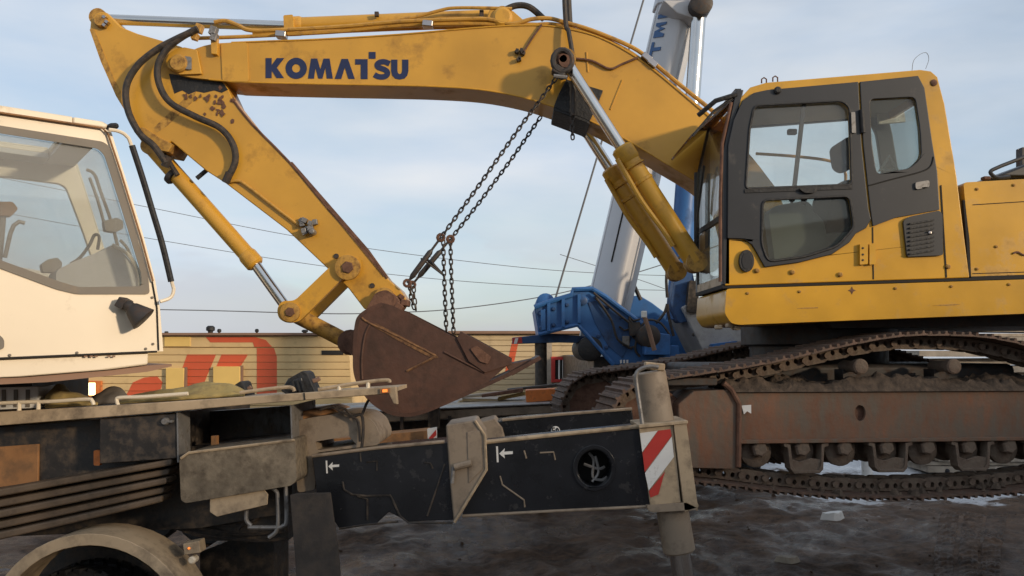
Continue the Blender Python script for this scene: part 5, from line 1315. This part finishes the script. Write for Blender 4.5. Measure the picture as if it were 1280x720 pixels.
# scrap iron heaped on the trailer
for i, (x, y, w_, h_, mt_, lb) in enumerate(((628, 490, 26, 5, 'rust', 'rusty plate on top of the trailer scrap'), (640, 494, 18, 5, 'canvas', 'yellow strap bundle on the trailer scrap'),
                                         (605, 492, 30, 4, 'timber', 'weathered plank across the trailer scrap'), (668, 483, 34, 4, 'dark_steel', 'dark beam propped over the orange box'))):
    tag(MB().pp([(x - w_, y + 3), (x + w_, y - h_), (x + w_, y), (x - w_, y + h_ + 2)], 10.3 + .12 * i, .15).build('scrap_bar', mt_, None, bevel=.01), lb, 'scrap')

# ================================================================ BLUE CRANE with grey boom
BC = thing('blue_crane', P(860, 640, 13), 'blue truck crane with raised grey telescopic boom behind the excavator', 'crane')
BY = 11.6
near_plate = [(668, 384), (684, 378), (713, 370), (715, 363), (740, 361), (757, 371), (806, 408), (836, 431), (849, 432), (850, 448), (767, 457), (734, 420), (722, 407), (700, 412), (673, 419)]
npl = MB().pp(near_plate, BY, .09).build('side_frame', 'blue', BC, bevel=.015)
fp = MB().plate(near_plate, None, lambda p: P(p[0], p[1], BY) + Vector((.85, 1.35, 0)), (0, .09, 0)).build('side_frame', 'blue', BC, bevel=.015)
MB().pp([(735, 378), (752, 374), (796, 410), (778, 448), (760, 432), (744, 404)], BY - .012, .012).build('recessed_panel', 'blue_dark', npl, bevel=.004)
MB().tube([P(x, y, BY - .01) for x, y in ((668, 384), (684, 378), (714, 369), (716, 362), (740, 361), (757, 371), (836, 431))], .035, 8).build('top_flange', 'blue', npl)
MB().tube([P(x, y, BY - .01) for x, y in ((673, 418), (700, 411), (722, 406), (734, 419), (767, 456))], .03, 8).build('bottom_flange', 'blue', npl)
for (x, y0, y1) in ((684, 379, 414), (702, 374, 409), (722, 368, 404)):
    MB().pp([(x, y0), (x + 4, y0 - 1), (x + 4, y1), (x, y1)], BY - .05, .05).build('stiffener', 'blue', npl, bevel=.006)
MB().lathe(P(729, 376, BY - .05), (0, 1, 0), [(0, .04), (.01, .06), (.05, .06)], 14).build('pivot_cap', 'blue_dark', npl)
for (x0, y0) in ((774, 408), (786, 396), (780, 430), (790, 420)):
    MB().tube([P(x0, y0, BY - .04), P(x0 + 6, y0 + 5, BY - .04), P(x0 + 14, y0 + 3, BY - .04)], .014, 6).build('hydraulic_line', 'hose', npl)
MB().pp([(778, 420), (787, 420), (787, 432), (778, 432)], BY - .05, .05).build('junction_box', 'grey_steel', npl, bevel=.006)
for (x, y) in ((676, 392), (676, 410), (692, 386), (692, 406), (709, 381), (709, 402), (745, 372), (760, 384), (776, 397), (792, 410), (806, 421), (748, 420), (758, 434)):
    MB().lathe(P(x, y, BY - .03), (0, 1, 0), [(0, .02), (.01, .03), (.03, .03)], 8).build('bolt', 'blue_dark', npl)
for pts in ([(742, 366), (770, 390), (800, 414), (830, 436)], [(745, 372), (764, 400), (772, 424), (790, 436)], [(786, 398), (796, 416), (794, 436), (800, 446)], [(800, 410), (810, 400), (826, 404), (838, 420)]):
    MB().tube([P(p[0], p[1], BY - .06) for p in catmull(pts, 4)], .017, 6).build('hydraulic_line', 'hose', npl)
MB().pp([(676, 388), (682, 386), (682, 412), (676, 414)], BY - .03, .03).build('stiffener', 'blue', npl, bevel=.006)
MB().pp(rnd([(786, 404), (800, 402), (802, 418), (788, 420)], 2), BY - .12, .12).build('valve', 'dark_steel', npl, bevel=.01)
mb = MB()
for i, x in enumerate((775, 779, 783)): mb.pp([(x, 450), (x + 2.4, 449.6), (x + 2.4, 454), (x, 454.4)], BY - .016, .006)
mb.build('print', 'white_paint', npl)
MB().pp([(668, 386), (713, 372), (722, 406), (700, 411), (673, 418)], BY + .092, 1.25).build('tail_box', 'blue', BC)
MB().lathe(P(682, 378, BY + .2), (0, 1, 0), [(0, .1), (.02, .13), (.9, .13), (.92, .1)], 18).build('winch_drum', 'blue', BC)
MB().lathe(P(738, 436, BY - .02), (0, 1, 0), [(0, .14), (.02, .17), (1.2, .17)], 22).build('winch', 'black_rubber', BC)
MB().pp([(640, 422), (690, 417), (740, 421), (740, 429), (700, 428), (640, 430)], BY + .3, .3).build('rear_beam', 'blue_dark', BC, bevel=.01)
MB().pp([(640, 423), (652, 421), (653, 429), (641, 430)], BY + .29, .02).build('hazard_plate', 'red_paint', BC)
MB().pp([(644, 423), (648, 422.5), (646, 429.5), (642, 430)], BY + .284, .01).build('stripe', 'white_paint', BC)
po = P(676, 428, BY + .4)
MB().cyl(po, (po.x, po.y, .0), .085, n=16).build('outrigger_post', 'black_panel', BC)
# boom: box section with a rounded belly turned towards the light
bA, bB = P(752, 428, BY + .75), P(872, -90, BY + .75)
bx_ = (bB - bA).normalized(); side_ = Vector((0, -1, 0)).cross(bx_).normalized()
if side_.x < 0: side_ = -side_
fw = bx_.cross(side_); fw = fw if fw.y < 0 else -fw
hw = .315
sec = [(-hw, .34), (-hw, .10), (-hw * .93, -.02), (-hw * .1, -.30), (hw * .12, -.335), (hw * .35, -.30), (hw * .95, -.02), (hw, .10), (hw, .34)]
la = [bA + side_ * p[0] - fw * p[1] for p in sec]; lb = [bB + side_ * p[0] - fw * p[1] for p in sec]
bm_ = MB().hull(la, lb).build('boom', 'boom_grey', BC, bevel=.03, ang=50)
def bpt(s, u, o): # s along boom (0..1), u across, o outward towards the viewer
    return bA.lerp(bB, s) + side_ * u + fw * o
for u, o in ((-hw * .97, -.03), (hw * .6, .22)):
    MB().tube([bpt(0, u, o), bpt(1, u, o)], .012, 6).build('seam', 'boom_grey', bm_)
MB().tube([bpt(.18, -hw * .45, .19), bpt(.42, -hw * .45, .19)], .012, 6).build('strip', 'dark_gap', bm_)
# collar of the next section and the letters on the boom flank
col_ = [(p[0] * 1.12, p[1] * 1.12) for p in sec]
MB().hull([bA.lerp(bB, .80) + side_ * p[0] - fw * p[1] for p in col_], [bA.lerp(bB, .835) + side_ * p[0] - fw * p[1] for p in col_]).build('collar', 'boom_grey', bm_, bevel=.02)
nl = (Vector(la[3]) - Vector(la[2])).cross(bx_).normalized(); nl = nl if nl.y < 0 else -nl
e1 = (Vector(la[3]) - Vector(la[2])).normalized()
def lpt(s, u): return bA.lerp(bB, s) + side_ * sec[2][0] - fw * sec[2][1] + e1 * u + nl * .006
LS = {'E': [[(0, 0), (1, 0), (1, .25), (.62, .25), (.62, 1), (.38, 1), (.38, .25), (0, .25)]], 'T': [[(0, .0), (.25, 0), (.25, .38), (1, .38), (1, .62), (.25, .62), (.25, 1), (0, 1)]], 'M': [[(0, 0), (1, 0), (1, .2), (.4, .4), (1, .55), (.4, .75), (1, .85), (1, 1), (0, 1), (0, .8), (.5, .6), (0, .45)]]}
s0 = .62
for ch in ('E', 'T', 'M', 'E'):
    for poly in LS[ch]:
        MB().plate(poly, None, lambda p: lpt(s0 + (.036 * p[1]), .03 + p[0] * .19), nl * .006).build('letter', 'letter_blue', bm_)
    s0 += .047
# lift cylinder
ca_, cb_ = P(873, 22, BY + .3), P(846, 400, BY + .3)
cm = ca_.lerp(cb_, .36)
lc = MB().cyl(cm, cb_, .155, n=24).build('lift_cylinder', 'blue', BC)
MB().cyl(ca_, cm, .105, n=24).build('rod', 'chrome', lc)
MB().lathe(ca_ + Vector((0, 0, .12)), (0, 1, 0), [(-.25, .12), (-.23, .16), (.25, .16), (.27, .12)], 20).build('rod_eye', 'dark_steel', lc)
MB().pp([(828, 0), (884, 0), (884, 20), (868, 24), (846, 16)], BY + .25, .5).build('cylinder_lug', 'boom_grey', bm_, bevel=.02)
for pts in ([(834, 372), (833, 345), (838, 330), (852, 320)], [(842, 420), (836, 396), (834, 380)], [(866, 420), (876, 396), (870, 360), (876, 330)], [(820, 404), (830, 392), (834, 380)]):
    MB().tube([P(p[0], p[1], BY - .05) for p in catmull(pts, 4)], .02, 6).build('hose', 'hose', BC)
MB().pp(rnd([(846, 330), (864, 332), (870, 360), (870, 400), (848, 404), (838, 380)], 5), BY - .02, .3).build('valve_bank', 'blue_dark', BC, bevel=.02)
MB().pp(rnd([(862, 350), (874, 352), (872, 392), (858, 390)], 3), BY - .15, .15).build('dark_box', 'black_panel', BC, bevel=.01)
MB().pp([(852, 384), (872, 374), (946, 424), (946, 442), (880, 442)], BY - .1, 1.2).build('grey_cover', 'concrete', BC, bevel=.02)
MB().pp([(806, 414), (838, 418), (838, 444), (806, 444)], BY - .3, .3).build('locker', 'blue', BC, bevel=.015)
MB().lathe(P(812, 420, BY - .32), (0, 1, 0), [(0, .1), (.02, .15), (.28, .15)], 18).build('cable_reel', 'dark_steel', BC)
lv_ = MB().tube([P(805, 394, BY - .5), P(811, 412, BY - .5), P(818, 438, BY - .5)], .03, 8).build('control_lever', 'roof_brown', BC)
MB().box(P(805, 393, BY - .5), (.07, .06, .09)).build('lever_head', 'white_paint', lv_, bevel=.01)
MB().pp([(890, 430), (922, 426), (923, 436), (891, 440)], BY - .25, .4).build('blue_locker', 'blue', BC, bevel=.01)
MB().pp([(929, 420), (933, 420), (935, 430), (941, 431), (941, 435), (929, 436)], BY - .3, .1).build('pale_hook', 'white_paint', BC, bevel=.006)
# carrier seen end on, running away from the yard
MB().pp([(742, 446), (960, 440), (960, 520), (742, 530)], BY + .2, 8).build('carrier_chassis', 'black_panel', BC, bevel=.02)
for x in (775, 930):
    for dy in (3.2, 5.5, 7.0):
        wc = P(x, 560, BY + dy); wc.z = .52
        wo = MB().lathe(wc + Vector((-.18, 0, 0)), (1, 0, 0), [(0, .3), (.02, .48), (.08, .53), (.28, .53), (.34, .48), (.36, .3)], 24).build('wheel', 'black_rubber', BC)
wp = P(1083, 560, 14); MB().cyl((wp.x, wp.y, 0), (wp.x, wp.y, 1.0), .085, n=16).build('stabiliser_leg', 'white_paint', BC)
MB().box((wp.x - 1.2, wp.y, 1.0), (2.8, .25, .25)).build('stabiliser_beam', 'black_panel', BC, bevel=.02)
# hoist ropes of the blue crane
tag(MB().cyl(P(825, -70, BY), P(694, 374, BY), .014, n=6).build('wire_rope', 'wire', None), 'thin steel hoist rope slanting down in front of the grey boom', 'rope')
tag(MB().tube([P(787, 345, BY + .9), P(801, 375, BY + .9)], .03, 8).build('stay_rod', 'dark_steel', None), 'short dark stay rod leaning behind the grey boom foot', 'rod')

# ================================================================ stack of boards beyond the excavator
bt = thing('timber_stack', P(1300, 600, 15.5), 'tall stack of pale weathered boards seen under the excavator counterweight', 'timber stack')
zt = P(1200, 396, 15.5).z; zz = 0.02; k = 0
while zz < zt:
    h_ = .07 + .05 * (k % 3 == 0)
    x0 = P(1150, 400, 15.5).x + random.uniform(-.08, .3)
    MB().box((x0 + 3.2, 15.5 + random.uniform(.2, .5) + .3, zz + h_ / 2), (6.4, .9, h_ - .012), Matrix.Rotation(random.uniform(-.012, .012), 3, 'Y')).build('board', 'timber', bt)
    zz += h_; k += 1

# ================================================================ person standing behind the tracks
pc = G(1191, 592)
pm = bpy.data.meshes.new('person')
J = [(0, 0, .93), (0, 0, 1.12), (0, 0, 1.38), (0, 0, 1.5), (0, -.01, 1.62), (0, -.01, 1.72),
     (-.09, 0, .86), (-.12, 0, .48), (-.14, .02, .09), (-.15, -.14, .04),
     (.09, 0, .86), (.11, 0, .48), (.12, .02, .09), (.13, -.14, .04),
     (-.2, 0, 1.36), (-.25, .01, 1.1), (-.24, -.06, .86), (.2, 0, 1.36), (.25, .01, 1.1), (.24, -.06, .86)]
E = [(0, 1), (1, 2), (2, 3), (3, 4), (4, 5), (0, 6), (6, 7), (7, 8), (8, 9), (0, 10), (10, 11), (11, 12), (12, 13), (2, 14), (14, 15), (15, 16), (2, 17), (17, 18), (18, 19)]
RD = [.15, .14, .16, .06, .1, .07, .1, .075, .06, .045, .1, .075, .06, .045, .075, .055, .045, .075, .055, .045]
pm.from_pydata(J, E, [])
po_ = bpy.data.objects.new('person', pm); COL.objects.link(po_); po_.location = (pc.x, pc.y, 0)
sk = po_.modifiers.new('skin', 'SKIN')
try:
    for i, r_ in enumerate(RD): pm.skin_vertices[0].data[i].radius = (r_, r_)
    pm.skin_vertices[0].data[0].use_root = True
except Exception as ex: print('skin', ex)
ss = po_.modifiers.new('sub', 'SUBSURF'); ss.levels = 1; ss.render_levels = 2
pm.materials.append(MATS['cloth_dark'])
tag(po_, 'person in dark trousers standing behind the tracks, only the legs in view', 'person')
